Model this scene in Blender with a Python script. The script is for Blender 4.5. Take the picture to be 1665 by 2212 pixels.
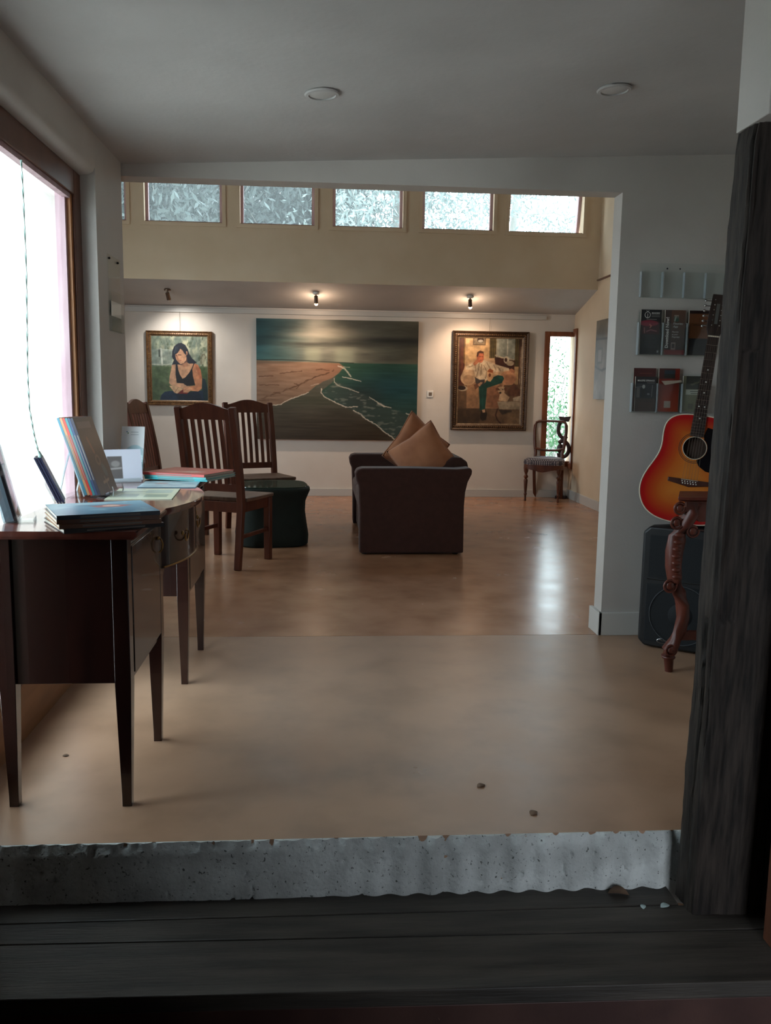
import bpy, bmesh, math, random
import numpy as np
from mathutils import Vector, Matrix, noise as mnoise

random.seed(7)
for _o in list(bpy.data.objects):
    bpy.data.objects.remove(_o)
scene = bpy.context.scene
COL = scene.collection
PI = math.pi
R = math.radians

# ------------------------------------------------------------------ camera
YAW, PITCH, ROLL, FPX = R(4.25), R(8.05), R(0.87), 1850.0
_fw = Vector((math.sin(YAW) * math.cos(PITCH), math.cos(YAW) * math.cos(PITCH), -math.sin(PITCH)))
_rt = Vector((math.cos(YAW), -math.sin(YAW), 0))
_up = _rt.cross(_fw)
_r2 = _rt * math.cos(ROLL) + _up * math.sin(ROLL)
_u2 = -_rt * math.sin(ROLL) + _up * math.cos(ROLL)
cam_data = bpy.data.cameras.new('camera')
cam = bpy.data.objects.new('camera', cam_data)
COL.objects.link(cam)
cam.matrix_world = Matrix(((_r2.x, _u2.x, -_fw.x, 0), (_r2.y, _u2.y, -_fw.y, 0), (_r2.z, _u2.z, -_fw.z, 1.15), (0, 0, 0, 1)))
cam_data.sensor_width = 36.0
cam_data.lens = FPX / 2212 * 36.0
cam_data.clip_start = 0.02
cam_data.clip_end = 200
scene.camera = cam

# ------------------------------------------------------------------ world and exposure
world = bpy.data.worlds.new('overcast_sky')
scene.world = world
world.use_nodes = True
_bg = world.node_tree.nodes['Background']
_bg.inputs['Color'].default_value = (0.815, 0.90, 1.0, 1)
SKY = 15.0
_bg.inputs['Strength'].default_value = SKY
scene.view_settings.view_transform = 'Standard'
scene.view_settings.look = 'None'
scene.view_settings.gamma = 1.0
scene.view_settings.use_curve_mapping = False
scene.view_settings.exposure = -0.62
scene.cycles.use_denoising = True
scene.cycles.max_bounces = 12
scene.cycles.diffuse_bounces = 6
scene.cycles.transparent_max_bounces = 24


def portal(name, loc, rot, sx, sy):
    l = bpy.data.lights.new(name, 'AREA')
    l.shape = 'RECTANGLE'
    l.size = sx
    l.size_y = sy
    l.cycles.is_portal = True
    o = bpy.data.objects.new(name, l)
    o.location = loc
    o.rotation_euler = rot
    COL.objects.link(o)
    return o


# portals only guide the sampling of the sky through the real openings
portal('window_portal', (-1.14, 2.77, 1.07), (0, R(-90), 0), 1.7, 1.5)
portal('clerestory_portal', (0.0, 8.80, 2.98), (R(-90), 0, 0), 5.4, 0.62)
portal('corner_window_portal', (2.58, 9.55, 1.09), (R(-90), 0, 0), 0.35, 1.45)


# ------------------------------------------------------------------ materials
def lin(c):
    return tuple((x / 255 / 12.92) if x / 255 <= 0.04045 else ((x / 255 + 0.055) / 1.055) ** 2.4 for x in c)


def nd(nt, t, **kw):
    n = nt.nodes.new(t)
    for k, v in kw.items():
        setattr(n, k, v)
    return n


def mat(name, c1, c2=None, rough=0.5, scale=6.0, stretch=(1, 1, 1), detail=5, bump=0.0, bscale=None, metal=0.0,
        spec=0.5, contrast=(0.35, 0.65), rvar=0.0, bstretch=None, coat=0.0, emit=None, estr=0.0, sheen=0.0, trans=0.0):
    m = bpy.data.materials.new(name)
    m.use_nodes = True
    nt = m.node_tree
    p = nt.nodes['Principled BSDF']
    p.inputs['Base Color'].default_value = (*lin(c1), 1)
    p.inputs['Roughness'].default_value = rough
    p.inputs['Metallic'].default_value = metal
    p.inputs['Specular IOR Level'].default_value = spec
    p.inputs['Coat Weight'].default_value = coat
    p.inputs['Sheen Weight'].default_value = sheen
    p.inputs['Transmission Weight'].default_value = trans
    if emit:
        p.inputs['Emission Color'].default_value = (*lin(emit), 1)
        p.inputs['Emission Strength'].default_value = estr
    if c2 or bump or rvar:
        tc = nd(nt, 'ShaderNodeTexCoord')
        mp = nd(nt, 'ShaderNodeMapping')
        mp.inputs['Scale'].default_value = stretch
        nt.links.new(tc.outputs['Object'], mp.inputs['Vector'])
        nz = nd(nt, 'ShaderNodeTexNoise')
        nz.inputs['Scale'].default_value = scale
        nz.inputs['Detail'].default_value = detail
        nt.links.new(mp.outputs['Vector'], nz.inputs['Vector'])
        if c2:
            rp = nd(nt, 'ShaderNodeValToRGB')
            rp.color_ramp.elements[0].position = contrast[0]
            rp.color_ramp.elements[1].position = contrast[1]
            rp.color_ramp.elements[0].color = (*lin(c1), 1)
            rp.color_ramp.elements[1].color = (*lin(c2), 1)
            nt.links.new(nz.outputs['Fac'], rp.inputs['Fac'])
            nt.links.new(rp.outputs['Color'], p.inputs['Base Color'])
        if rvar:
            mr = nd(nt, 'ShaderNodeMapRange')
            mr.inputs['To Min'].default_value = max(0.02, rough - rvar)
            mr.inputs['To Max'].default_value = rough + rvar
            mr.inputs['From Min'].default_value = 0.3
            mr.inputs['From Max'].default_value = 0.7
            nt.links.new(nz.outputs['Fac'], mr.inputs['Value'])
            nt.links.new(mr.outputs['Result'], p.inputs['Roughness'])
        if bump:
            n2 = nz
            if bscale or bstretch:
                n2 = nd(nt, 'ShaderNodeTexNoise')
                n2.inputs['Scale'].default_value = bscale or scale
                n2.inputs['Detail'].default_value = 6
                if bstretch:
                    mp2 = nd(nt, 'ShaderNodeMapping')
                    mp2.inputs['Scale'].default_value = bstretch
                    nt.links.new(tc.outputs['Object'], mp2.inputs['Vector'])
                    nt.links.new(mp2.outputs['Vector'], n2.inputs['Vector'])
                else:
                    nt.links.new(tc.outputs['Object'], n2.inputs['Vector'])
            b = nd(nt, 'ShaderNodeBump')
            b.inputs['Strength'].default_value = 1.0
            b.inputs['Distance'].default_value = bump
            nt.links.new(n2.outputs['Fac'], b.inputs['Height'])
            nt.links.new(b.outputs['Normal'], p.inputs['Normal'])
    return m


def paint_mat(name, rough=0.5, bump=0.0, bscale=60, coat=0.0):
    m = mat(name, (128, 128, 128), rough=rough, bump=bump, bscale=bscale if bump else None, coat=coat)
    nt = m.node_tree
    a = nd(nt, 'ShaderNodeAttribute', attribute_name='paint')
    nt.links.new(a.outputs['Color'], nt.nodes['Principled BSDF'].inputs['Base Color'])
    return m


def clear_mat(name, tint=(250, 252, 252), gloss=1.0, base=0.03):
    """thin clear sheet: see-through with a Fresnel reflection"""
    m = bpy.data.materials.new(name)
    m.use_nodes = True
    nt = m.node_tree
    nt.nodes.clear()
    out = nd(nt, 'ShaderNodeOutputMaterial')
    tr = nd(nt, 'ShaderNodeBsdfTransparent')
    tr.inputs['Color'].default_value = (*lin(tint), 1)
    gl = nd(nt, 'ShaderNodeBsdfGlossy')
    gl.inputs['Roughness'].default_value = 0.05
    lw = nd(nt, 'ShaderNodeLayerWeight')
    lw.inputs['Blend'].default_value = 0.5
    pw = nd(nt, 'ShaderNodeMath', operation='POWER')
    pw.inputs[1].default_value = 5.0
    nt.links.new(lw.outputs['Facing'], pw.inputs[0])
    ad = nd(nt, 'ShaderNodeMath', operation='MULTIPLY_ADD')
    ad.inputs[1].default_value = gloss
    ad.inputs[2].default_value = base
    mx = nd(nt, 'ShaderNodeMixShader')
    nt.links.new(pw.outputs[0], ad.inputs[0])
    nt.links.new(ad.outputs[0], mx.inputs['Fac'])
    nt.links.new(tr.outputs[0], mx.inputs[1])
    nt.links.new(gl.outputs[0], mx.inputs[2])
    nt.links.new(mx.outputs[0], out.inputs['Surface'])
    return m


def plain(name, c, rough=0.5, **k):
    return mat(name, c, rough=rough, **k)


M = {}
M['wall'] = mat('white_wall_paint', (190, 183, 176), (197, 191, 184), rough=0.75, scale=3, bump=0.0006, bscale=90)
M['ceil'] = mat('ceiling_paint', (176, 173, 170), (186, 183, 180), rough=0.8, scale=2.2, bump=0.0012, bscale=45)
M['wall_lit'] = mat('lit_white_wall_paint', (216, 207, 196), (222, 214, 204), rough=0.75, scale=3, bump=0.0005, bscale=90)  # lighter copy of the wall paint; the back wall's extra light is in the colour
M['trimw'] = mat('white_trim_gloss', (200, 197, 191), rough=0.45, bump=0.0002, bscale=50)
M['cream'] = mat('cream_wall_paint', (214, 193, 164), (220, 200, 173), rough=0.75, scale=3, bump=0.0005, bscale=90)  # cream paint, its albedo raised in place of more light on these walls


def floor_material(name, ca, cb, ra, rb, sp):
    m = bpy.data.materials.new(name)
    m.use_nodes = True
    nt = m.node_tree
    p = nt.nodes['Principled BSDF']
    tc = nd(nt, 'ShaderNodeTexCoord')

    def noise(scale, detail, seed, rough=0.55):
        mp = nd(nt, 'ShaderNodeMapping')
        mp.inputs['Location'].default_value = (seed, seed * 1.7, 0)
        nt.links.new(tc.outputs['Object'], mp.inputs['Vector'])
        n = nd(nt, 'ShaderNodeTexNoise')
        n.inputs['Scale'].default_value = scale
        n.inputs['Detail'].default_value = detail
        n.inputs['Roughness'].default_value = rough
        nt.links.new(mp.outputs['Vector'], n.inputs['Vector'])
        return n

    big, mid, fine = noise(1.1, 4, 3.1, 0.5), noise(4.5, 4, 9.2, 0.5), noise(38, 3, 1.3)
    r1 = nd(nt, 'ShaderNodeValToRGB')
    r1.color_ramp.interpolation = 'EASE'
    r1.color_ramp.elements[0].position = 0.15
    r1.color_ramp.elements[1].position = 0.85
    r1.color_ramp.elements[0].color = (*lin(ca), 1)
    r1.color_ramp.elements[1].color = (*lin(cb), 1)
    nt.links.new(big.outputs['Fac'], r1.inputs['Fac'])
    r2 = nd(nt, 'ShaderNodeValToRGB')
    r2.color_ramp.interpolation = 'EASE'
    r2.color_ramp.elements[0].position = 0.18
    r2.color_ramp.elements[1].position = 0.66
    r2.color_ramp.elements[0].color = (0.66, 0.64, 0.62, 1)
    r2.color_ramp.elements[1].color = (1, 1, 1, 1)
    nt.links.new(mid.outputs['Fac'], r2.inputs['Fac'])
    r3 = nd(nt, 'ShaderNodeValToRGB')
    r3.color_ramp.elements[0].position = 0.20
    r3.color_ramp.elements[1].position = 0.42
    r3.color_ramp.elements[0].color = (0.55, 0.5, 0.46, 1)
    r3.color_ramp.elements[1].color = (1, 1, 1, 1)
    nt.links.new(fine.outputs['Fac'], r3.inputs['Fac'])
    m1 = nd(nt, 'ShaderNodeMixRGB', blend_type='MULTIPLY')
    m1.inputs['Fac'].default_value = 0.8
    nt.links.new(r1.outputs['Color'], m1.inputs[1])
    nt.links.new(r2.outputs['Color'], m1.inputs[2])
    m2 = nd(nt, 'ShaderNodeMixRGB', blend_type='MULTIPLY')
    m2.inputs['Fac'].default_value = 0.08
    nt.links.new(m1.outputs['Color'], m2.inputs[1])
    nt.links.new(r3.outputs['Color'], m2.inputs[2])
    nt.links.new(m2.outputs['Color'], p.inputs['Base Color'])
    mr = nd(nt, 'ShaderNodeMapRange')
    mr.inputs['From Min'].default_value = 0.15
    mr.inputs['From Max'].default_value = 0.85
    mr.inputs['To Min'].default_value = ra
    mr.inputs['To Max'].default_value = rb
    nt.links.new(mid.outputs['Fac'], mr.inputs['Value'])
    nt.links.new(mr.outputs['Result'], p.inputs['Roughness'])
    b = nd(nt, 'ShaderNodeBump')
    b.inputs['Distance'].default_value = 0.002
    b.inputs['Strength'].default_value = 0.4
    nt.links.new(mid.outputs['Fac'], b.inputs['Height'])
    nt.links.new(b.outputs['Normal'], p.inputs['Normal'])
    p.inputs['Specular IOR Level'].default_value = sp
    return m


M['floor'] = floor_material('polished_beige_concrete', (160, 124, 98), (182, 148, 121), 0.25, 0.40, 0.55)
M['floor_back'] = floor_material('polished_ochre_concrete', (166, 118, 88), (188, 141, 108), 0.19, 0.30, 0.7)
M['concrete'] = mat('raw_cast_concrete', (178, 181, 178), (214, 218, 215), rough=0.85, scale=9, detail=8, bump=0.005, bscale=70)
_nt = M['concrete'].node_tree
_p = _nt.nodes['Principled BSDF']
_src = _p.inputs['Base Color'].links[0].from_socket
_tc = nd(_nt, 'ShaderNodeTexCoord')
_n = nd(_nt, 'ShaderNodeTexNoise')
_n.inputs['Scale'].default_value = 120
_n.inputs['Detail'].default_value = 4
_nt.links.new(_tc.outputs['Object'], _n.inputs['Vector'])
_rp = nd(_nt, 'ShaderNodeValToRGB')
_rp.color_ramp.elements[0].position = 0.30
_rp.color_ramp.elements[1].position = 0.37
_rp.color_ramp.elements[0].color = (0.22, 0.22, 0.21, 1)
_rp.color_ramp.elements[1].color = (1, 1, 1, 1)
_nt.links.new(_n.outputs['Fac'], _rp.inputs['Fac'])
_mm = nd(_nt, 'ShaderNodeMixRGB', blend_type='MULTIPLY')
_mm.inputs['Fac'].default_value = 1.0
_nt.links.new(_src, _mm.inputs[1])
_nt.links.new(_rp.outputs['Color'], _mm.inputs[2])
_nt.links.new(_mm.outputs['Color'], _p.inputs['Base Color'])
M['plank'] = mat('weathered_dark_plank', (46, 41, 36), (72, 65, 58), rough=0.55, scale=3, stretch=(1, 9, 9), detail=9, bump=0.0012, bscale=6, bstretch=(2, 30, 30))
M['plank_face'] = mat('worn_red_brown_plank_edge', (58, 32, 26), (76, 48, 40), rough=0.6, scale=6, detail=8, bump=0.001, bscale=30)
M['post'] = mat('dark_rough_hewn_timber', (24, 19, 16), (58, 50, 44), rough=0.72, scale=16, stretch=(5, 5, 0.5), detail=12, bump=0.004, bscale=40, bstretch=(3, 3, 0.3), spec=0.3)
M['jarrah'] = mat('red_brown_hardwood', (84, 46, 28), (112, 64, 40), rough=0.5, scale=4, stretch=(6, 6, 0.6), detail=7, bump=0.0006, bscale=20)
M['frame_dark'] = mat('dark_stained_window_timber', (92, 58, 44), (112, 72, 54), rough=0.45, scale=5, stretch=(5, 1, 1), detail=7, bump=0.0004, bscale=30)
M['frame_warm'] = mat('orange_window_bead', (168, 112, 66), (186, 128, 80), rough=0.5, scale=6, stretch=(4, 4, 0.6), detail=6)
M['frame_pale'] = mat('weathered_mauve_outer_jamb', (170, 140, 146), (190, 164, 168), rough=0.7, scale=6, stretch=(4, 4, 0.6))
M['ply'] = mat('brown_plywood_panel', (140, 98, 64), (158, 112, 76), rough=0.55, scale=4, stretch=(1, 1, 5), detail=6)
M['cedar'] = mat('red_cedar_frame', (112, 62, 36), (138, 80, 48), rough=0.5, scale=5, stretch=(5, 5, 0.7), detail=7)
M['mahog'] = mat('polished_mahogany', (32, 15, 12), (48, 23, 17), rough=0.24, scale=4, stretch=(5, 1.2, 0.7), detail=8, coat=0.5, contrast=(0.3, 0.7))
M['mahog_top'] = mat('polished_mahogany_top', (92, 48, 40), (116, 64, 52), rough=0.18, scale=4, stretch=(5, 0.8, 1), detail=8, coat=0.6)
M['chair'] = mat('dark_stained_chair_timber', (80, 39, 26), (100, 52, 34), rough=0.38, scale=5, stretch=(5, 5, 0.7), detail=7)
M['chair_seat'] = mat('worn_chair_seat_timber', (92, 66, 52), (122, 94, 76), rough=0.42, scale=5, stretch=(5, 0.8, 1), detail=7)
M['valwood'] = mat('carved_walnut', (70, 34, 20), (92, 48, 28), rough=0.35, scale=6, stretch=(4, 4, 0.8), detail=6)
M['darkwood'] = mat('near_black_carved_wood', (40, 20, 16), (56, 28, 20), rough=0.4, scale=6)
M['console'] = mat('carved_red_mahogany', (84, 38, 27), (106, 50, 36), rough=0.42, scale=8, stretch=(3, 3, 0.8), detail=7, bump=0.0006, bscale=40)
M['sofa'] = mat('dark_brown_corded_fabric', (60, 33, 26), (68, 39, 31), rough=0.9, scale=30, bump=0.0006, bscale=160, bstretch=(1, 1, 0.05), sheen=0.15)
M['cushion'] = mat('tan_brushed_cushion_fabric', (158, 100, 66), (176, 116, 78), rough=0.85, scale=7, bump=0.001, bscale=18, sheen=0.2)
M['cover'] = mat('dark_green_stretch_cloth', (20, 30, 26), (26, 38, 32), rough=0.85, scale=9, bump=0.0012, bscale=22)
M['glasstop'] = mat('dark_green_glass_top', (62, 78, 66), rough=0.08, spec=0.7)
M['brass'] = mat('aged_brass', (150, 118, 70), rough=0.35, metal=1.0)
M['gilt'] = mat('aged_gilt_moulding', (128, 94, 58), (88, 60, 36), rough=0.42, scale=40, metal=0.35, bump=0.002, bscale=60)
M['giltdark'] = mat('bronzed_carved_moulding', (84, 62, 42), (52, 36, 24), rough=0.45, scale=60, metal=0.3, bump=0.003, bscale=70)
M['silverlip'] = mat('worn_silver_slip', (150, 132, 108), (118, 98, 78), rough=0.4, scale=50, metal=0.4)
M['canvas'] = paint_mat('oil_paint', rough=0.45, bump=0.0004, bscale=120)
M['print'] = paint_mat('printed_gloss_paper', rough=0.28)
M['lacquer'] = paint_mat('sunburst_lacquer', rough=0.12, coat=0.6)
M['dark'] = plain('matt_black', (20, 20, 22), 0.6)
M['canvas_edge'] = plain('painted_canvas_edge', (40, 48, 48), 0.6)
M['blackpl'] = mat('black_moulded_plastic', (14, 17, 20), rough=0.45, bump=0.0004, bscale=220)
M['grille'] = mat('black_speaker_cloth', (11, 16, 20), (16, 22, 27), rough=0.8, scale=200)
M['chrome'] = plain('chrome', (190, 190, 190), 0.2, metal=1.0)
M['white'] = plain('white_plastic', (232, 231, 226), 0.4)
M['paper'] = mat('book_page_edges', (206, 198, 184), (184, 176, 160), rough=0.8, scale=60, stretch=(1, 1, 30))
M['ebony'] = mat('rosewood_fingerboard', (42, 30, 26), (54, 38, 32), rough=0.5, scale=14, stretch=(6, 6, 0.6))
M['rosewood'] = mat('rosewood_bridge', (60, 32, 26), (78, 42, 32), rough=0.4, scale=20)
M['neck'] = mat('mahogany_neck', (110, 62, 40), (130, 76, 50), rough=0.35, scale=10, stretch=(4, 4, 0.5))
M['bind'] = plain('cream_binding', (226, 214, 190), 0.35)
M['steel'] = plain('steel_wire', (176, 166, 150), 0.3, metal=1.0)
M['bronze'] = plain('dull_bronze_string', (84, 64, 48), 0.6)
M['pearl'] = plain('pearl_inlay', (232, 232, 226), 0.25)
M['acrylic'] = clear_mat('clear_acrylic', (252, 254, 254), 0.7, 0.025)
M['acryl_edge'] = mat('bright_acrylic_edge', (214, 222, 226), rough=0.15, trans=0.5)
M['glass'] = clear_mat('window_glass', (246, 251, 250), 0.8, 0.03)
M['glass_hazy'] = clear_mat('dusty_clerestory_glass', (246, 251, 250), 0.8, 0.03)
_nt = M['glass_hazy'].node_tree
_out = [n for n in _nt.nodes if n.type == 'OUTPUT_MATERIAL'][0]
_mx = _out.inputs['Surface'].links[0].from_node
_tl = nd(_nt, 'ShaderNodeBsdfTranslucent')
_tl.inputs['Color'].default_value = (0.8, 0.9, 0.9, 1)
_m2 = nd(_nt, 'ShaderNodeMixShader')
_m2.inputs['Fac'].default_value = 0.04
_nt.links.new(_mx.outputs[0], _m2.inputs[1])
_nt.links.new(_tl.outputs[0], _m2.inputs[2])
_nt.links.new(_m2.outputs[0], _out.inputs['Surface'])
M['cello'] = clear_mat('crinkled_cellophane', (225, 234, 238), 1.0, 0.12)
M['leafy'] = mat('green_shrub_leaf', (24, 74, 44), (64, 112, 66), rough=0.5, scale=3)
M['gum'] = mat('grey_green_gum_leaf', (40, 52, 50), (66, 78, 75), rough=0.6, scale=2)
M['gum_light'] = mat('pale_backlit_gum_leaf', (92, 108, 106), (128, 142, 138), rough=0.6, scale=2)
M['bark'] = mat('pale_gum_bark', (112, 112, 106), (140, 138, 130), rough=0.8, scale=3, stretch=(3, 3, 0.6))
M['gravel'] = mat('pale_gravel', (186, 184, 178), (206, 204, 198), rough=0.9, scale=30)
M['deadleaf'] = mat('dry_leaf', (118, 92, 72), (96, 74, 58), rough=0.7, scale=30)
M['chip'] = plain('pale_paint_flake', (170, 186, 184), 0.7)
M['foyer'] = mat('dark_timber_lining', (52, 40, 32), (66, 50, 40), rough=0.7, scale=3, stretch=(4, 4, 0.5))
M['cord'] = mat('pale_green_cord', (170, 205, 196), (196, 222, 214), rough=0.7, scale=40)
M['bulb'] = plain('lit_bulb', (255, 236, 214), 0.3, emit=(255, 208, 168), estr=14.0)
M['bulboff'] = plain('bulb_glass', (200, 196, 190), 0.25)
M['lampmetal'] = plain('brushed_lamp_metal', (120, 100, 86), 0.35, metal=0.8)


# ------------------------------------------------------------------ mesh helpers
class MB:
    def __init__(s):
        s.v, s.f, s.mi = [], [], []

    def add(s, vs, fs, mi=0, mx=None):
        b = len(s.v)
        for p in vs:
            p = Vector(p)
            s.v.append(tuple(mx @ p) if mx else tuple(p))
        for f in fs:
            s.f.append(tuple(i + b for i in f))
            s.mi.append(mi)
        return s

    def box(s, a, b, mi=0, mx=None):
        x0, y0, z0 = a
        x1, y1, z1 = b
        v = [(x0, y0, z0), (x1, y0, z0), (x1, y1, z0), (x0, y1, z0), (x0, y0, z1), (x1, y0, z1), (x1, y1, z1), (x0, y1, z1)]
        f = [(0, 3, 2, 1), (4, 5, 6, 7), (0, 1, 5, 4), (1, 2, 6, 5), (2, 3, 7, 6), (3, 0, 4, 7)]
        return s.add(v, f, mi, mx)

    def prism(s, poly, a, b, axis='z', mi=0, mx=None):
        """extrude a 2d polygon; axis z: (x,y), axis y: (x,z), axis x: (y,z)"""
        n = len(poly)

        def P(p, h):
            return (p[0], p[1], h) if axis == 'z' else ((p[0], h, p[1]) if axis == 'y' else (h, p[0], p[1]))
        v = [P(p, a) for p in poly] + [P(p, b) for p in poly]
        f = [tuple(range(n))[::-1], tuple(range(n, 2 * n))]
        for i in range(n):
            j = (i + 1) % n
            f.append((i, j, n + j, n + i))
        return s.add(v, f, mi, mx)

    def rings(s, rings, closed=True, cap=True, mi=0, mx=None):
        n = len(rings[0])
        v = [p for r in rings for p in r]
        f = []
        for k in range(len(rings) - 1):
            for i in range(n if closed else n - 1):
                j = (i + 1) % n
                f.append((k * n + i, k * n + j, (k + 1) * n + j, (k + 1) * n + i))
        if cap:
            f.append(tuple(range(n))[::-1])
            f.append(tuple(range((len(rings) - 1) * n, len(rings) * n)))
        return s.add(v, f, mi, mx)

    def tube(s, path, r, n=8, mi=0, mx=None, closed=False, flat=1.0, ref=(0, 0, 1)):
        path = [Vector(p) for p in path]
        m = len(path)
        rr = r if isinstance(r, (list, tuple)) else [r] * m
        rings = []
        ref = Vector(ref)
        for k in range(m):
            if closed:
                t = path[(k + 1) % m] - path[k - 1]
            else:
                t = path[min(k + 1, m - 1)] - path[max(k - 1, 0)]
            t.normalize()
            a = ref if abs(t.dot(ref)) < 0.95 else Vector((0, 1, 0)) if abs(t.y) < 0.9 else Vector((1, 0, 0))
            u = t.cross(a).normalized()
            w = u.cross(t)
            rings.append([path[k] + (u * math.cos(2 * PI * i / n) + w * math.sin(2 * PI * i / n) * flat) * rr[k] for i in range(n)])
        if closed:
            rings.append(rings[0])
        return s.rings(rings, cap=not closed, mi=mi, mx=mx)

    def sweep(s, path, w, d, side=(1, 0, 0), mi=0, mx=None):
        """rectangular section swept along path; w along side, d across"""
        path = [Vector(p) for p in path]
        m = len(path)
        side = Vector(side)
        ww = w if isinstance(w, (list, tuple)) else [w] * m
        dd = d if isinstance(d, (list, tuple)) else [d] * m
        rings = []
        for k in range(m):
            t = (path[min(k + 1, m - 1)] - path[max(k - 1, 0)]).normalized()
            q = side.cross(t).normalized()
            a, b = side * ww[k] / 2, q * dd[k] / 2
            rings.append([path[k] - a - b, path[k] + a - b, path[k] + a + b, path[k] - a + b])
        return s.rings(rings, mi=mi, mx=mx)

    def lathe(s, prof, n=16, c=(0, 0, 0), mi=0, mx=None):
        rings = [[(c[0] + r * math.cos(2 * PI * i / n), c[1] + r * math.sin(2 * PI * i / n), c[2] + z) for i in range(n)] for r, z in prof]
        return s.rings(rings, mi=mi, mx=mx)

    def ball(s, c, r, n=12, mi=0, mx=None, sc=(1, 1, 1)):
        prof = [(max(1e-4, math.sin(PI * k / (n // 2))), -math.cos(PI * k / (n // 2))) for k in range(n // 2 + 1)]
        rings = [[(c[0] + sc[0] * r * q * math.cos(2 * PI * i / n), c[1] + sc[1] * r * q * math.sin(2 * PI * i / n), c[2] + sc[2] * r * z) for i in range(n)] for q, z in prof]
        return s.rings(rings, mi=mi, mx=mx)

    def build(s, name, mats, parent=None, smooth=0, bevel=0, seg=2, subsurf=0):
        me = bpy.data.meshes.new(name)
        me.from_pydata(s.v, [], s.f)
        for m in (mats if isinstance(mats, (list, tuple)) else [mats]):
            me.materials.append(M[m] if isinstance(m, str) else m)
        if any(s.mi):
            me.polygons.foreach_set('material_index', s.mi)
        bm = bmesh.new()
        bm.from_mesh(me)
        bmesh.ops.recalc_face_normals(bm, faces=bm.faces)
        bm.to_mesh(me)
        bm.free()
        return mkobj(name, me, parent, smooth, bevel, seg, subsurf)


def mkobj(name, me, parent=None, smooth=0, bevel=0, seg=2, subsurf=0):
    o = bpy.data.objects.new(name, me)
    COL.objects.link(o)
    if parent is not None:
        o.parent = parent
    if smooth:
        me.polygons.foreach_set('use_smooth', [True] * len(me.polygons))
        me.set_sharp_from_angle(angle=R(smooth))
    if bevel:
        b = o.modifiers.new('bevel', 'BEVEL')
        b.width = bevel
        b.segments = seg
        b.limit_method = 'ANGLE'
        b.angle_limit = R(35)
        me.polygons.foreach_set('use_smooth', [True] * len(me.polygons))
        if not smooth:
            me.set_sharp_from_angle(angle=R(50))
        b.harden_normals = False
    if subsurf:
        q = o.modifiers.new('sub', 'SUBSURF')
        q.levels = subsurf
        q.render_levels = subsurf
    return o


def tag(o, label=None, cat=None, group=None, kind=None):
    if label:
        o['label'] = label
    if cat:
        o['category'] = cat
    if group:
        o['group'] = group
    if kind:
        o['kind'] = kind
    return o


def thing(name, label, cat, loc=(0, 0, 0), rot=(0, 0, 0), group=None):
    o = bpy.data.objects.new(name, None)
    o.empty_display_size = 0.05
    o.location = loc
    o.rotation_euler = rot
    COL.objects.link(o)
    return tag(o, label, cat, group)


def struct(o, label=None):
    o['kind'] = 'structure'
    if label:
        o['label'] = label
    return o


def dup(root, loc, rotz, label):
    r = root.copy()
    COL.objects.link(r)
    r.location = loc
    r.rotation_euler = (0, 0, rotz)
    r['label'] = label
    for ch in list(root.children):
        c = ch.copy()
        COL.objects.link(c)
        c.parent = r
        for g in list(ch.children):
            d = g.copy()
            COL.objects.link(d)
            d.parent = c
    return r


def boxes(name, lst, m, parent=None, **k):
    b = MB()
    for a, c in lst:
        b.box(a, c)
    return b.build(name, m, parent, **k)


# ------------------------------------------------------------------ painting on a grid of coloured vertices
def _vnoise(X, Y, sx, sy, seed):
    rs = np.random.RandomState(seed)
    gx, gy = X / sx, Y / sy
    gx, gy = gx - gx.min(), gy - gy.min()
    G = rs.rand(int(gy.max()) + 3, int(gx.max()) + 3)
    ix, iy = gx.astype(int), gy.astype(int)
    fx, fy = gx - ix, gy - iy
    fx, fy = fx * fx * (3 - 2 * fx), fy * fy * (3 - 2 * fy)
    return (G[iy, ix] * (1 - fx) + G[iy, ix + 1] * fx) * (1 - fy) + (G[iy + 1, ix] * (1 - fx) + G[iy + 1, ix + 1] * fx) * fy


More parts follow.
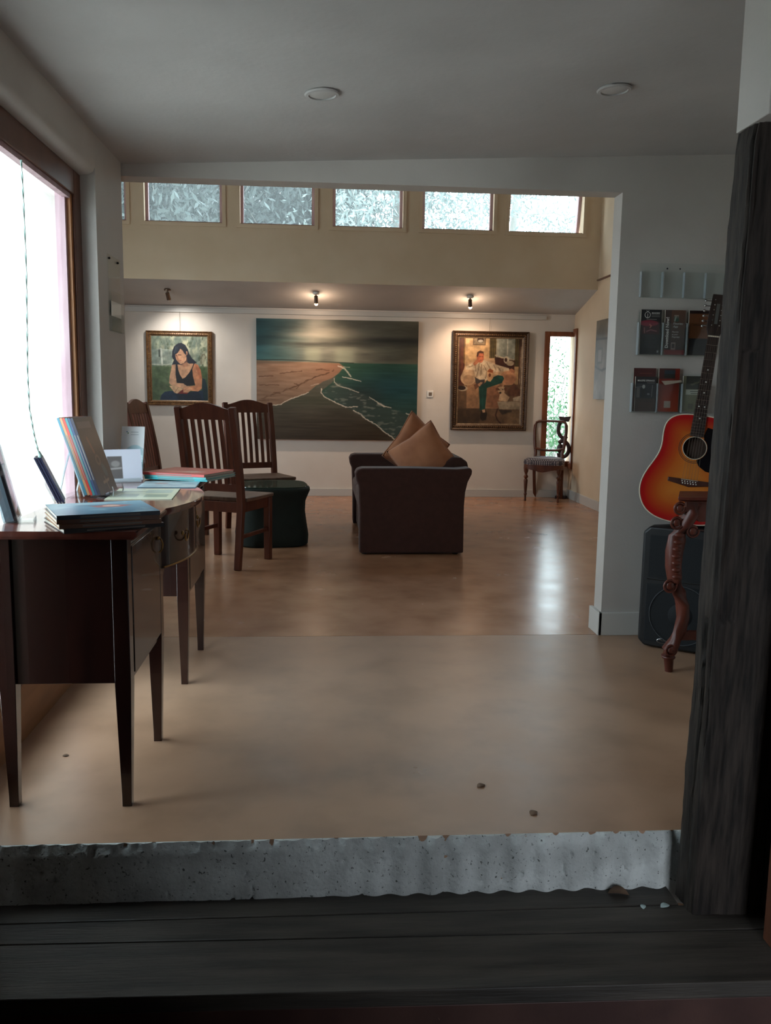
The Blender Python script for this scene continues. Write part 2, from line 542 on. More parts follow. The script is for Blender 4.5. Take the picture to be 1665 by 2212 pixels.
class Paint:
    """picture whose shapes are given in its own (x right, y down) units between two corners"""

    def __init__(s, nx, ny, win, base=(128, 128, 128)):
        s.nx, s.ny = nx, ny
        s.x0, s.y0, s.x1, s.y1 = win
        s.X, s.Y = np.meshgrid(np.linspace(s.x0, s.x1, nx), np.linspace(s.y0, s.y1, ny))
        s.C = np.empty((ny, nx, 3))
        s.C[:] = base
        s.px = (s.x1 - s.x0) / nx

    def noise(s, sx, sy, seed, oct=3):
        t, a, w = 0, 1.0, 0
        for k in range(oct):
            t = t + a * _vnoise(s.X, s.Y, max(sx / 2 ** k, s.px), max(sy / 2 ** k, s.px), seed + 17 * k)
            w += a
            a *= 0.55
        return t / w

    def put(s, m, c, a=1.0):
        m = (m * a)[..., None]
        s.C = s.C * (1 - m) + np.asarray(c, float) * m

    def vgrad(s, y0, y1, c0, c1, mask=None):
        t = np.clip((s.Y - y0) / (y1 - y0), 0, 1)[..., None]
        c = np.asarray(c0, float) * (1 - t) + np.asarray(c1, float) * t
        m = np.ones_like(s.X) if mask is None else mask
        s.C = s.C * (1 - m[..., None]) + c * m[..., None]

    def poly(s, pts, soft=None):
        soft = soft or s.px * 1.2
        ins = np.zeros(s.X.shape, bool)
        dist = np.full(s.X.shape, 1e9)
        n = len(pts)
        for i in range(n):
            xa, ya = pts[i]
            xb, yb = pts[(i + 1) % n]
            if ya != yb:
                c = (s.Y < yb) != (s.Y < ya)
                xi = (xa - xb) * (s.Y - yb) / (ya - yb) + xb
                ins ^= c & (s.X < xi)
            dx, dy = xb - xa, yb - ya
            t = np.clip(((s.X - xa) * dx + (s.Y - ya) * dy) / (dx * dx + dy * dy + 1e-9), 0, 1)
            dist = np.minimum(dist, np.hypot(s.X - xa - t * dx, s.Y - ya - t * dy))
        return np.clip(0.5 + np.where(ins, dist, -dist) / soft, 0, 1)

    def ell(s, cx, cy, rx, ry, rot=0, soft=0.12):
        c, q = math.cos(R(rot)), math.sin(R(rot))
        a, b = s.X - cx, s.Y - cy
        d = np.hypot((a * c + b * q) / rx, (-a * q + b * c) / ry)
        return np.clip(0.5 + (1 - d) / soft, 0, 1)

    def line(s, pts, w, jit=0, seed=0):
        X, Y = s.X, s.Y
        if jit:
            X = X + (s.noise(jit * 3, jit * 3, seed) - 0.5) * 2 * jit
            Y = Y + (s.noise(jit * 3, jit * 3, seed + 5) - 0.5) * 2 * jit
        dist = np.full(X.shape, 1e9)
        for (xa, ya), (xb, yb) in zip(pts, pts[1:]):
            dx, dy = xb - xa, yb - ya
            t = np.clip(((X - xa) * dx + (Y - ya) * dy) / (dx * dx + dy * dy + 1e-9), 0, 1)
            dist = np.minimum(dist, np.hypot(X - xa - t * dx, Y - ya - t * dy))
        return np.clip((w / 2 - dist) / max(s.px, w * 0.3) + 0.5, 0, 1)

    def rect(s, x0, y0, x1, y1):
        return s.poly([(x0, y0), (x1, y0), (x1, y1), (x0, y1)])

    def mul(s, f):
        s.C = s.C * f[..., None]

    def mesh(s, name, w, h, m='canvas', gain=1.0, flat=False):
        """standing picture: x -w/2..w/2, z 0..h, facing -y; flat: lies in xy, facing +z"""
        nx, ny = s.nx, s.ny
        xs, hs = np.meshgrid(np.linspace(-w / 2, w / 2, nx), np.linspace(h, 0, ny))
        z = np.zeros_like(xs)
        co = np.stack([xs, hs, z] if flat else [xs, z, hs], -1).reshape(-1, 3)
        i = np.arange(nx * ny).reshape(ny, nx)
        q = np.stack([i[1:, :-1], i[1:, 1:], i[:-1, 1:], i[:-1, :-1]], -1).reshape(-1, 4)
        me = bpy.data.meshes.new(name)
        me.vertices.add(len(co))
        me.vertices.foreach_set('co', co.ravel())
        me.loops.add(q.size)
        me.loops.foreach_set('vertex_index', q.ravel())
        me.polygons.add(len(q))
        me.polygons.foreach_set('loop_start', np.arange(0, q.size, 4))
        me.update(calc_edges=True)
        c = np.clip(s.C, 0, 255) / 255
        c = np.where(c <= 0.04045, c / 12.92, ((c + 0.055) / 1.055) ** 2.4) * gain
        a = me.color_attributes.new('paint', 'FLOAT_COLOR', 'POINT')
        a.data.foreach_set('color', np.concatenate([c.reshape(-1, 3), np.ones((nx * ny, 1))], 1).ravel())
        me.materials.append(M[m])
        return me


def text_mesh(name, body, size, parent, m, loc=(0, 0, 0), rot=(0, 0, 0), align='LEFT', shear=0.0, bold=0.0, extr=0.0002):
    cu = bpy.data.curves.new(name, 'FONT')
    cu.body = body
    cu.size = size
    cu.align_x = align
    cu.shear = shear
    cu.offset = bold
    cu.extrude = extr
    cu.resolution_u = 2
    t = bpy.data.objects.new(name + '_tmp', cu)
    COL.objects.link(t)
    bpy.context.view_layer.update()
    me = bpy.data.meshes.new_from_object(t.evaluated_get(bpy.context.evaluated_depsgraph_get()))
    bpy.data.objects.remove(t)
    me.name = name
    me.materials.clear()
    me.materials.append(M[m] if isinstance(m, str) else m)
    o = mkobj(name, me, parent)
    o.location = loc
    o.rotation_euler = rot
    return o


# ================================================================== THE SETTING
YL, YLB = 3.93, 4.04          # dividing wall with the wide opening
YC, YB = 8.60, 9.35           # clerestory wall, back wall
XR, XLB = 2.73, -2.80         # back room side walls
CZ = lambda x: 2.10 + 0.048 * (x + 0.87)   # sloped front ceiling


def slab(name, x0, x1, y0, y1, z0, z1, m):
    return struct(boxes(name, [((x0, y0, z0), (x1, y1, z1))], m))


# floor: two pours with a joint under the opening
slab('floor', -1.07, 2.10, 2.085, YL - 0.002, -0.25, 0.0, 'floor')
slab('floor', XLB - 0.1, XR + 0.15, YL + 0.002, YB + 0.15, -0.15, 0.0, 'floor_back')

# riser cast against corrugated iron, with a ragged top lip
def riser():
    nx, nz = 420, 30
    v, f = [], []
    for j in range(nz + 1):
        for i in range(nx + 1):
            x = -0.95 + 2.15 * i / nx
            t = j / nz
            z = -0.20 + 0.20 * t
            amp = 0.0055 * min(1, max(0, (x + 0.05) / 0.30)) + 0.0008
            y = 2.070 - amp * math.cos(2 * PI * x / 0.0755 + 0.8)
            y -= 0.004 * mnoise.noise(Vector((x * 9, z * 9, 2)))
            n = mnoise.noise(Vector((x * 60, z * 60, 5)))
            if n > 0.42:
                y += 0.012 * (n - 0.42) / 0.3
            if t > 0.85:
                y += (t - 0.85) / 0.15 * 0.010 * (1 + 1.2 * mnoise.noise(Vector((x * 35, 1, 7))))
            zt = z + (0.004 * mnoise.noise(Vector((x * 40, 3, 3))) - 0.002 if 0.9 < t < 1 else 0)
            v.append((x, y, min(zt, -0.0002) if j < nz else -0.0002))
    for j in range(nz):
        for i in range(nx):
            a = j * (nx + 1) + i
            f.append((a, a + 1, a + nx + 2, a + nx + 1))
    top = len(v)
    for i in range(nx + 1):
        v.append((-0.95 + 2.15 * i / nx, 2.0851, -0.0002))
    for i in range(nx):
        a = nz * (nx + 1) + i
        f.append((a, a + 1, top + i + 1, top + i))
    o = MB().add(v, f).build('step_riser', 'concrete', smooth=60)
    return struct(o, 'rough grey concrete riser cast in corrugated waves under the floor edge')


riser()

# wooden step below the riser: three planks and a worn nose board
step = struct(thing('wooden_step', 'wide dark weathered timber step below the concrete riser', None, (0, 0, -0.155)))
del_cat = None
for (ya, yb, yc, yd, x1) in ((1.996, 2.11, 1.992, 2.11, 0.925), (1.918, 1.993, 1.880, 1.989, 1.30), (1.728, 1.915, 1.692, 1.877, 1.30)):
    b = MB()
    x0 = -0.95
    b.rings([[(x0, ya, -0.04), (x0, yb, -0.04), (x0, yb, 0), (x0, ya, 0)], [(x1, yc, -0.04), (x1, yd, -0.04), (x1, yd, 0), (x1, yc, 0)]])
    b.build('plank', 'plank', step, bevel=0.003)
b = MB()
b.rings([[(-0.95, 1.733, -0.24), (-0.95, 1.765, -0.24), (-0.95, 1.765, -0.041), (-0.95, 1.733, -0.041)],
         [(1.30, 1.697, -0.24), (1.30, 1.729, -0.24), (1.30, 1.729, -0.041), (1.30, 1.697, -0.041)]])
b.build('nose_board', 'plank_face', step, bevel=0.004)

# left wall of the front room with its big window
wl = MB()
wl.box((-1.10, 3.48, 0), (-0.87, YL - 0.012, 2.5))
wl.box((-1.10, YL - 0.012, 0), (-0.902, YLB, 2.5))
wl.box((-1.10, 1.66, -0.4), (-0.87, 2.05, 2.5))
wl.prism([(-1.10, 1.945), (-0.926, 1.945), (-0.895, 1.948), (-0.877, 1.958), (-0.87, 1.975), (-0.87, 2.5), (-1.10, 2.5)], 2.05, 3.48, 'y')
struct(wl.build('wall_left', 'wall', smooth=40))
struct(boxes('wall_left_lower', [((-1.10, 2.05, 0.0), (-0.97, 3.48, 0.19))], 'ply'))

w = struct(thing('window_1', 'large bright fixed window with dark stained timber frame along the left wall', None, (0, 0, 0)))
XW = -0.926
boxes('window_frame', [((-0.985, 3.395, 0.19), (XW, 3.48, 1.945)), ((-0.985, 2.05, 0.19), (XW, 2.11, 1.945)),
                       ((-0.985, 2.11, 1.855), (XW, 3.395, 1.945)), ((-0.985, 2.11, 0.19), (-0.962, 3.395, 0.215))], 'frame_dark', w, bevel=0.003)
boxes('glazing_bead', [((-0.95, 3.372, 0.215), (-0.936, 3.395, 1.855)), ((-0.95, 2.11, 0.215), (-0.936, 2.13, 1.855))], 'frame_warm', w)
boxes('head_bead', [((-0.96, 2.13, 1.838), (-0.936, 3.372, 1.855))], 'frame_pale', w)
boxes('outer_jamb', [((-0.985, 3.352, 0.215), (-0.95, 3.395, 1.90)), ((-0.985, 2.05, 0.215), (-0.95, 2.13, 1.90))], 'frame_pale', w)
boxes('sill', [((-1.08, 2.05, 0.16), (-0.986, 3.48, 0.19))], 'frame_pale', w)
boxes('pane', [((-0.972, 2.11, 0.21), (-0.968, 3.38, 1.86))], 'glass', w)

# dividing wall, wide opening X -0.87 .. 1.34, Z 0 .. 2.05
dv = MB()
dv.box((XLB - 0.1, YL, 0), (-1.10, YLB, 3.6))
dv.box((-1.10, YL, 2.05), (1.34, YLB, 3.6))
dv.box((1.34, YL, 0), (XR + 0.15, YLB, 3.6))
struct(dv.build('wall_divider', 'wall'))
boxes_ = MB()
boxes_.box((1.325, YL - 0.018, 0), (1.98, YL, 0.112))
boxes_.box((1.322, YL - 0.018, 0), (1.34, YLB + 0.018, 0.112))
struct(boxes_.build('baseboard_divider', 'trimw', bevel=0.002))

# front ceiling, rising gently to the right; an older sheet in front hangs a little lower
fc = MB()
y0, y1 = 2.46, YL
fc.rings([[(-0.90, y0, CZ(-0.90)), (2.02, y0, CZ(2.02)), (2.02, y0, 2.5), (-0.90, y0, 2.5)], [(-0.90, y1, CZ(-0.90)), (2.02, y1, CZ(2.02)), (2.02, y1, 2.5), (-0.90, y1, 2.5)]])
struct(fc.build('ceiling', 'ceil'))
fc = MB()
y0, y1 = 1.70, 2.46
fc.rings([[(-0.90, y0, CZ(-0.90)), (2.02, y0, CZ(2.02) - 0.012), (2.02, y0, 2.5), (-0.90, y0, 2.5)], [(-0.90, y1, CZ(-0.90)), (2.02, y1, CZ(2.02) - 0.012), (2.02, y1, 2.5), (-0.90, y1, 2.5)]])
struct(fc.build('ceiling', 'ceil'))
slab('wall_right', 1.98, 2.10, 1.66, YL, 0, 2.5, 'wall')

# back room
wb = MB()
wb.box((XLB - 0.1, YB, 0), (2.44, YB + 0.14, 2.3))
wb.box((2.44, YB, 0), (XR, YB + 0.14, 0.40))
wb.box((2.44, YB, 1.77), (XR, YB + 0.14, 2.3))
struct(wb.build('wall_back', 'wall_lit'))
slab('wall_back_right', XR, XR + 0.15, YLB, YB + 0.14, 0, 3.9, 'cream')
bl = MB()
for a_, c_ in (((YLB, 0), (5.3, 3.9)), ((7.5, 0), (YB + 0.14, 3.9)), ((5.3, 0), (7.5, 1.0)), ((5.3, 2.3), (7.5, 3.9))):
    bl.box((XLB - 0.14, a_[0], a_[1]), (XLB, c_[0], c_[1]))
struct(bl.build('wall_back_left', 'wall'))
w = struct(thing('window_9', 'unseen window added in the back room left wall to bring daylight', None, (0, 0, 0)))  # out of view, added to brighten the back room
boxes('window_frame', [((XLB - 0.1, 5.3, 1.0), (XLB - 0.04, 5.36, 2.3)), ((XLB - 0.1, 7.44, 1.0), (XLB - 0.04, 7.5, 2.3)), ((XLB - 0.1, 5.36, 1.0), (XLB - 0.04, 7.44, 1.06)), ((XLB - 0.1, 5.36, 2.24), (XLB - 0.04, 7.44, 2.3))], 'frame_dark', w)
boxes('pane', [((XLB - 0.072, 5.36, 1.06), (XLB - 0.068, 7.44, 2.24))], 'glass', w)
portal('added_window_portal', (XLB - 0.16, 6.4, 1.65), (0, R(-90), 0), 1.3, 2.2)
# lean-to ceiling
lt = MB()
lt.prism([(YC + 0.002, 2.18), (YB, 2.0), (YB + 0.14, 2.0), (YB + 0.14, 2.12), (YC + 0.002, 2.32)], XLB, XR, 'x')
struct(lt.build('ceiling_low', 'ceil'))
hc_ = MB()
hc_.prism([(YL, 3.2), (YC + 0.14, 3.55), (YC + 0.14, 3.7), (YL, 3.4)], XLB, XR, 'x')
struct(hc_.build('ceiling_high', 'ceil'))
# clerestory wall with six awning windows
CW = [(-2.56, -1.87), (-1.70, -0.97), (-0.80, -0.09), (0.085, 0.765), (0.955, 1.655), (1.81, 2.55)]
CZ0, CZ1 = 2.715, 3.26
cl = MB()
cl.box((XLB, YC, 2.18), (XR, YC + 0.12, CZ0))
cl.box((XLB, YC, CZ1), (XR, YC + 0.12, 3.7))
xs = [XLB] + [c for p in CW for c in p] + [XR]
for i in range(0, len(xs), 2):
    cl.box((xs[i], YC, CZ0), (xs[i + 1], YC + 0.12, CZ1))
struct(cl.build('wall_clerestory', 'cream'))
for k, (a, c) in enumerate(CW):
    w = struct(thing('window_%d' % (k + 2), 'small high clerestory window, number %d of six from the left' % (k + 1), None, (0, 0, 0)))
    t = 0.035
    boxes('casing', [((a - t, YC - 0.014, CZ0 - t), (c + t, YC, CZ0)), ((a - t, YC - 0.014, CZ1), (c + t, YC, CZ1 + t)),
                     ((a - t, YC - 0.014, CZ0), (a, YC, CZ1)), ((c, YC - 0.014, CZ0), (c + t, YC, CZ1))], 'cream', w)
    s = 0.028
    sash = boxes('sash', [((a, YC + 0.05, CZ0), (a + s, YC + 0.09, CZ1)), ((c - s, YC + 0.05, CZ0), (c, YC + 0.09, CZ1)),
                          ((a + s, YC + 0.05, CZ0), (c - s, YC + 0.09, CZ0 + 0.018)), ((a + s, YC + 0.05, CZ1 - s), (c - s, YC + 0.09, CZ1))], 'frame_pale', w)
    boxes('sill_strip', [((a, YC + 0.012, CZ0), (c, YC + 0.05, CZ0 + 0.009))], 'frame_dark', w)
    boxes('pane', [((a + s, YC + 0.068, CZ0 + 0.018), (c - s, YC + 0.072, CZ1 - s))], 'glass_hazy', sash)
    if k == 5:      # the last awning sash stands slightly open
        piv = Matrix.Translation((0, YC + 0.07, CZ1))
        sash.matrix_world = piv @ Matrix.Rotation(R(9), 4, 'X') @ piv.inverted()
# narrow corner window
w = struct(thing('window_8', 'tall narrow corner window with red timber frame behind the upholstered chair', None, (0, 0, 0)))
boxes('window_frame', [((2.405, YB - 0.022, 0.345), (2.462, YB + 0.08, 1.815)), ((2.462, YB - 0.022, 1.765), (XR - 0.0005, YB + 0.08, 1.815)),
                       ((2.462, YB - 0.022, 0.345), (XR - 0.0005, YB + 0.08, 0.405))], 'cedar', w, bevel=0.002)
boxes('side_trim', [((XR - 0.02, YB - 0.145, 0.33), (XR - 0.0005, YB - 0.095, 1.845)), ((XR - 0.02, YB - 0.095, 1.80), (XR - 0.0005, YB - 0.0225, 1.845)),
                    ((XR - 0.02, YB - 0.095, 0.33), (XR - 0.0005, YB - 0.0225, 0.39))], 'cedar', w, bevel=0.002)
boxes('pane', [((2.46, YB + 0.04, 0.40), (XR, YB + 0.045, 1.77))], 'glass', w)

struct(boxes('baseboard_back', [((XLB, YB - 0.016, 0), (XR, YB, 0.082))], 'trimw', bevel=0.002))
struct(boxes('baseboard_right', [((XR - 0.016, YLB, 0), (XR, YB - 0.016, 0.095))], 'trimw', bevel=0.002))
struct(boxes('trim_1', [((XLB, YB - 0.028, 1.935), (2.41, YB, 1.985))], 'trimw', bevel=0.004), 'white picture rail along the back wall')
struct(boxes('trim_2', [((XR - 0.022, 4.6, 2.262), (XR, 8.58, 2.275))], 'frame_dark'), 'thin dark hanging rail high on the right wall')

# foyer in front of the step (where the photograph is taken from)
slab('floor_foyer', -1.15, 2.1, -1.9, 1.76, -0.52, -0.395, 'plank')
slab('ceiling_foyer', -1.15, 2.1, -1.9, 1.72, 2.62, 2.74, 'foyer')
bw = MB()  # unseen wall; its doorway gap is added to light the riser
bw.box((-1.15, -1.4, -0.4), (0.45, -1.3, 2.7))
bw.box((1.60, -1.4, -0.4), (2.1, -1.3, 2.7))
bw.box((0.45, -1.4, 1.75), (1.60, -1.3, 2.7))
struct(bw.build('wall_foyer_back', 'foyer'))
slab('added_shade_partition', -1.05, 0.84, -0.45, -0.35, -0.4, 2.62, 'foyer')  # unseen partition, added to shade the left end of the riser
fr_ = MB()
fr_.box((1.75, -1.9, -0.4), (1.85, 1.80, 2.7))
struct(fr_.build('wall_foyer_right', 'foyer'))
fl = MB()
fl.box((-1.15, -1.9, -0.4), (-1.05, 1.80, 2.7))
fl.box((-1.15, 1.66, -0.4), (-0.95, 1.80, 2.7))
struct(fl.build('wall_foyer_left', 'foyer'))
struct(boxes('wall_foyer_header', [((-1.15, 1.60, 2.28), (2.1, 1.70, 2.74))], 'wall'))
portal('added_doorway_portal', (1.02, -1.42, 0.67), (R(90), 0, 0), 1.15, 2.15)
# white pier above the rough post, and its plaster
struct(boxes('wall_pier', [((0.935, 1.845, 1.742), (1.98, 1.99, 2.5))], 'wall', bevel=0.002))
struct(boxes('wall_pier_lower', [((1.12, 1.90, -0.155), (1.98, 1.985, 1.742))], 'foyer'))


# rough-hewn post
def hewn_post():
    rings = []
    nz = 150
    per = []
    W_, D_ = 0.178, 0.092
    for t in np.linspace(0, 1, 22, endpoint=False):
        per.append((t * W_, 0))
    for t in np.linspace(0, 1, 12, endpoint=False):
        per.append((W_, t * D_))
    for t in np.linspace(1, 0, 22, endpoint=False):
        per.append((t * W_, D_))
    for t in np.linspace(1, 0, 12, endpoint=False):
        per.append((0, t * D_))
    for k in range(nz + 1):
        t = k / nz
        z = -0.155 + t * 1.91
        ring = []
        for (px, py) in per:
            x, y = 0.934 + px, 1.943 + py - 0.048 * t
            n1 = mnoise.noise(Vector((px * 14, py * 30, z * 2.2)))
            n2 = mnoise.noise(Vector((px * 60, py * 90, z * 5 + 9)))
            n3 = mnoise.noise(Vector((px * 40, py * 60, z * 26 + 3)))
            dx = 0.004 * n1 + 0.0025 * n2 + 0.0018 * n3
            if py < 1e-6:
                y += dx
            if px < 1e-6:
                x += dx + 0.004 * mnoise.noise(Vector((1, py * 8, z * 4)))
                # a long drying split low on the narrow face
                c = 0.040 + 0.006 * mnoise.noise(Vector((z * 6, 0, 0)))
                if -0.05 < z < 0.62 and abs(py - c) < 0.005:
                    x += 0.012
            if px < 0.012 and py < 0.012:      # worn arris
                x += 0.005
                y += 0.004
            # a slab of wood has flaked off the front face between 0.5 and 0.75 of the height
            if py < 1e-6 and 0.010 < px < 0.055 and 0.62 < z < 1.25:
                y += 0.008
            if z > 1.70:
                s = (z - 1.70) / 0.06
                x += s * 0.010 * (1 if px < 0.09 else -1)
                y += s * 0.006
            ring.append((x, y, z))
        rings.append(ring)
    b = MB()
    b.rings(rings)
    o = b.build('timber_post', 'post', smooth=60)
    tag(o, 'dark rough-hewn timber post standing at the right on the wooden step', 'post')


hewn_post()
b = MB()
b.box((1.072, 1.77, -0.155), (1.22, 1.845, 2.3))
tag(b.build('door_jamb', 'jarrah', bevel=0.003), 'red brown timber door jamb at the right edge beside the rough post', 'door jamb')

# ground outside
g = MB()
g.add([(-40, -30, -0.6), (40, -30, -0.6), (40, 60, -0.6), (-40, 60, -0.6)], [(0, 1, 2, 3)])
struct(g.build('ground_outside', 'gravel'))


# ================================================================== FURNITURE
def face(dx, dy):
    """z rotation that turns local +y to (dx, dy)"""
    return math.atan2(-dx, dy)


# ---- sideboard
SBZ = 0.775
sb = thing('sideboard', 'dark polished mahogany bow-fronted sideboard on tapered legs under the big window', 'sideboard', (0, 0, 0))


def bow(y, base, peak, a=2.74, b=3.28):
    t = (y - a) / (b - a)
    return base + (peak - base) * math.sin(PI * t) ** 0.8 if 0 < t < 1 else base


def top_outline(off):
    pts = [(-0.866, 2.25 - off), (-0.485 + off, 2.25 - off)]
    pts += [(-0.485 + off, 2.69 - off)]
    for k in range(0, 25):
        y = 2.70 + 0.62 * k / 24
        pts.append((bow(y, -0.487, -0.418, 2.70, 3.32) + off, y))
    pts += [(-0.485 + off, 3.33 + off), (-0.485 + off, 3.77 + off), (-0.866, 3.77 + off)]
    return pts


t1 = MB()
for off, za, zb in ((0.0, SBZ - 0.014, SBZ - 0.003), (-0.003, SBZ - 0.003, SBZ), (-0.008, SBZ - 0.022, SBZ - 0.014)):
    t1.prism(top_outline(off), za, zb, 'z')
t1.build('top', 'mahog_top', sb, smooth=30)
# carcase bays
for ya, yb in ((2.29, 2.735), (3.285, 3.735)):
    bay = MB()
    bay.box((-0.852, ya, 0.35), (-0.522, yb, SBZ - 0.022))
    bay.build('cabinet_bay', 'mahog', sb, bevel=0.002)
    dr = MB()
    dr.box((-0.5225, ya + 0.03, 0.372), (-0.512, yb - 0.035, SBZ - 0.05))
    d = dr.build('door', 'mahog', sb, bevel=0.002)
    h = MB()
    yh = (yb - 0.07) if ya < 3 else (ya + 0.09)
    h.tube([(-0.507 - 0.0 + 0.012 * math.sin(PI * k / 10), yh, 0.665 - 0.022 * math.cos(PI * k / 10) - 0.0) for k in range(11)], 0.0028, 6)
    h.ball((-0.508, yh, 0.687), 0.006)
    h.build('handle', 'brass', d, smooth=50)
# bowed centre drawer with its cock bead
pts = [(-0.85, 2.735)] + [(bow(2.735 + 0.55 * k / 20, -0.515, -0.448, 2.735, 3.285), 2.735 + 0.55 * k / 20) for k in range(21)] + [(-0.85, 3.285)]
cd = MB()
cd.prism(pts, 0.575, SBZ - 0.022, 'z')
drw = cd.build('drawer', 'mahog', sb, smooth=30)
bead = MB()
bead.tube([(bow(2.745 + 0.53 * k / 24, -0.514, -0.4465, 2.735, 3.285), 2.745 + 0.53 * k / 24, 0.578) for k in range(25)], 0.0032, 6)
bead.build('bead', 'brass', drw, smooth=60)
for yy in (2.87, 3.16):
    h = MB()
    xh = bow(yy, -0.515, -0.448, 2.735, 3.285)
    for s_ in (-1, 1):
        h.ball((xh + 0.004, yy + s_ * 0.035, 0.675), 0.008, sc=(0.6, 1, 1))
    h.tube([(xh + 0.012, yy + 0.035 * math.cos(PI * k / 10), 0.672 - 0.028 * math.sin(PI * k / 10)) for k in range(11)], 0.003, 6)
    h.build('bail_handle', 'brass', drw, smooth=50)
# arched kneehole brackets
for ya, s_ in ((2.735, 1), (3.285, -1)):
    br = MB()
    poly = [(ya, 0.578), (ya + s_ * 0.16, 0.578)] + [(ya + s_ * 0.16 * (1 - math.sin(PI / 2 * k / 8)), 0.578 - 0.12 * (1 - math.cos(PI / 2 * k / 8))) for k in range(1, 9)]
    br.prism(poly, -0.54, -0.518, 'x')
    br.build('arch_bracket', 'mahog', sb, smooth=30)
for (x, y) in ((-0.535, 2.29), (-0.535, 2.735), (-0.535, 3.285), (-0.535, 3.73), (-0.842, 2.30), (-0.842, 3.73)):
    lg = MB()
    secs = [(0, 0.013), (0.03, 0.013), (0.35, 0.0215), (SBZ - 0.0225, 0.0215)]
    lg.rings([[(x - s_, y - s_, z), (x + s_, y - s_, z), (x + s_, y + s_, z), (x - s_, y + s_, z)] for z, s_ in secs])
    lg.build('leg', 'mahog', sb, bevel=0.0015)


# ---- slat-back dining chairs
def back_y(z):
    return -0.185 - 0.105 * max(0, (z - 0.44) / 0.60) ** 1.35


def make_chair():
    t = thing('dining_chair', 'x', 'chair', (0, 0, 0), (0, 0, 0), 'slat-back dining chairs')
    for s_ in (-1, 1):
        p = MB()
        zs = [0, 0.2, 0.40, 0.46, 0.55, 0.65, 0.75, 0.85, 0.95, 1.035]
        path = [(s_ * 0.195, back_y(z) - (0.05 * (1 - z / 0.4) if z < 0.4 else 0), z) for z in zs]
        p.sweep(path, 0.042, [0.036, 0.04, 0.046, 0.046, 0.044, 0.042, 0.04, 0.038, 0.036, 0.034])
        p.build('back_leg', 'chair', t, bevel=0.004)
        p = MB()
        p.rings([[(s_ * 0.195 - h, 0.185 - h, z), (s_ * 0.195 + h, 0.185 - h, z), (s_ * 0.195 + h, 0.185 + h, z), (s_ * 0.195 - h, 0.185 + h, z)] for z, h in ((0, 0.021), (0.43, 0.0235))])
        p.build('leg', 'chair', t, bevel=0.004)
        p = MB()
        p.box((s_ * 0.195 - 0.008, -0.17, 0.195), (s_ * 0.195 + 0.008, 0.165, 0.222))
        p.build('stretcher', 'chair', t, bevel=0.003)
        p = MB()
        p.box((s_ * 0.195 - 0.010, -0.165, 0.365), (s_ * 0.195 + 0.010, 0.163, 0.43))
        p.build('side_rail', 'chair', t)
    p = MB()
    p.box((-0.175, 0.177, 0.365), (0.175, 0.195, 0.43))
    p.build('front_rail', 'chair', t)
    p = MB()
    p.box((-0.175, -0.195, 0.365), (0.175, -0.175, 0.43))
    p.build('rear_rail', 'chair', t)
    p = MB()
    p.prism([(-0.225, 0.215), (0.225, 0.215), (0.222, -0.155), (-0.222, -0.155)], 0.431, 0.456, 'z')
    p.build('seat', 'chair_seat', t, bevel=0.006)
    # crest rail with an arched top and lower rail
    p = MB()
    n = 14
    front, back = [], []
    for k in range(n + 1):
        x = -0.175 + 0.35 * k / n
        zt = 1.020 + 0.040 * math.cos(PI * x / 0.36) ** 1.5
        zb = 0.955
        front.append([(x, back_y(zb) + 0.011, zb), (x, back_y(zt) + 0.011, zt), (x, back_y(zt) - 0.011, zt), (x, back_y(zb) - 0.011, zb)])
    p.rings(front)
    p.build('crest_rail', 'chair', t, smooth=40)
    p = MB()
    p.box((-0.176, back_y(0.52) - 0.011, 0.498), (0.176, back_y(0.52) + 0.011, 0.545))
    p.build('lower_rail', 'chair', t)
    for k in range(7):
        x = -0.150 + 0.05 * k
        p = MB()
        p.sweep([(x, back_y(z), z) for z in (0.54, 0.64, 0.74, 0.84, 0.96)], 0.025, 0.012)
        p.build('slat', 'chair', t, smooth=30)
    return t


ch = make_chair()
ch.location = (-0.622, 5.71, 0)
ch.rotation_euler = (0, 0, face(0.40, 0.915))
ch['label'] = 'slat-back dark wooden dining chair nearest the sideboard, seen from behind'
dup(ch, (-0.505, 6.98, 0), face(0.42, -0.905), 'slat-back dark wooden dining chair behind the green ottoman, below the seascape')
dup(ch, (-1.135, 6.62, 0), face(0.985, -0.17), 'slat-back dark wooden dining chair turned edge-on, leftmost, below the portrait of a woman')

# ---- green covered ottoman
ot = thing('ottoman', 'low round-cornered ottoman in dark green stretch cloth with glass top', 'ottoman', (-0.385, 6.47, 0), (0, 0, R(8)))


def supell(a, z, n=40, p=3.4):
    return [(a * math.copysign(abs(math.cos(2 * PI * i / n)) ** (2 / p), math.cos(2 * PI * i / n)), a * math.copysign(abs(math.sin(2 * PI * i / n)) ** (2 / p), math.sin(2 * PI * i / n)), z) for i in range(n)]


c_ = MB()
c_.rings([supell(a, z) for a, z in ((0.255, 0.0), (0.268, 0.01), (0.272, 0.07), (0.258, 0.16), (0.246, 0.25), (0.250, 0.33), (0.272, 0.385), (0.282, 0.41), (0.280, 0.428), (0.268, 0.437))])
c_.build('cloth_cover', 'cover', ot, smooth=50)
c_ = MB()
c_.rings([supell(a, z) for a, z in ((0.262, 0.4372), (0.266, 0.440), (0.264, 0.445))])
c_.build('glass_top', 'glasstop', ot, smooth=30)

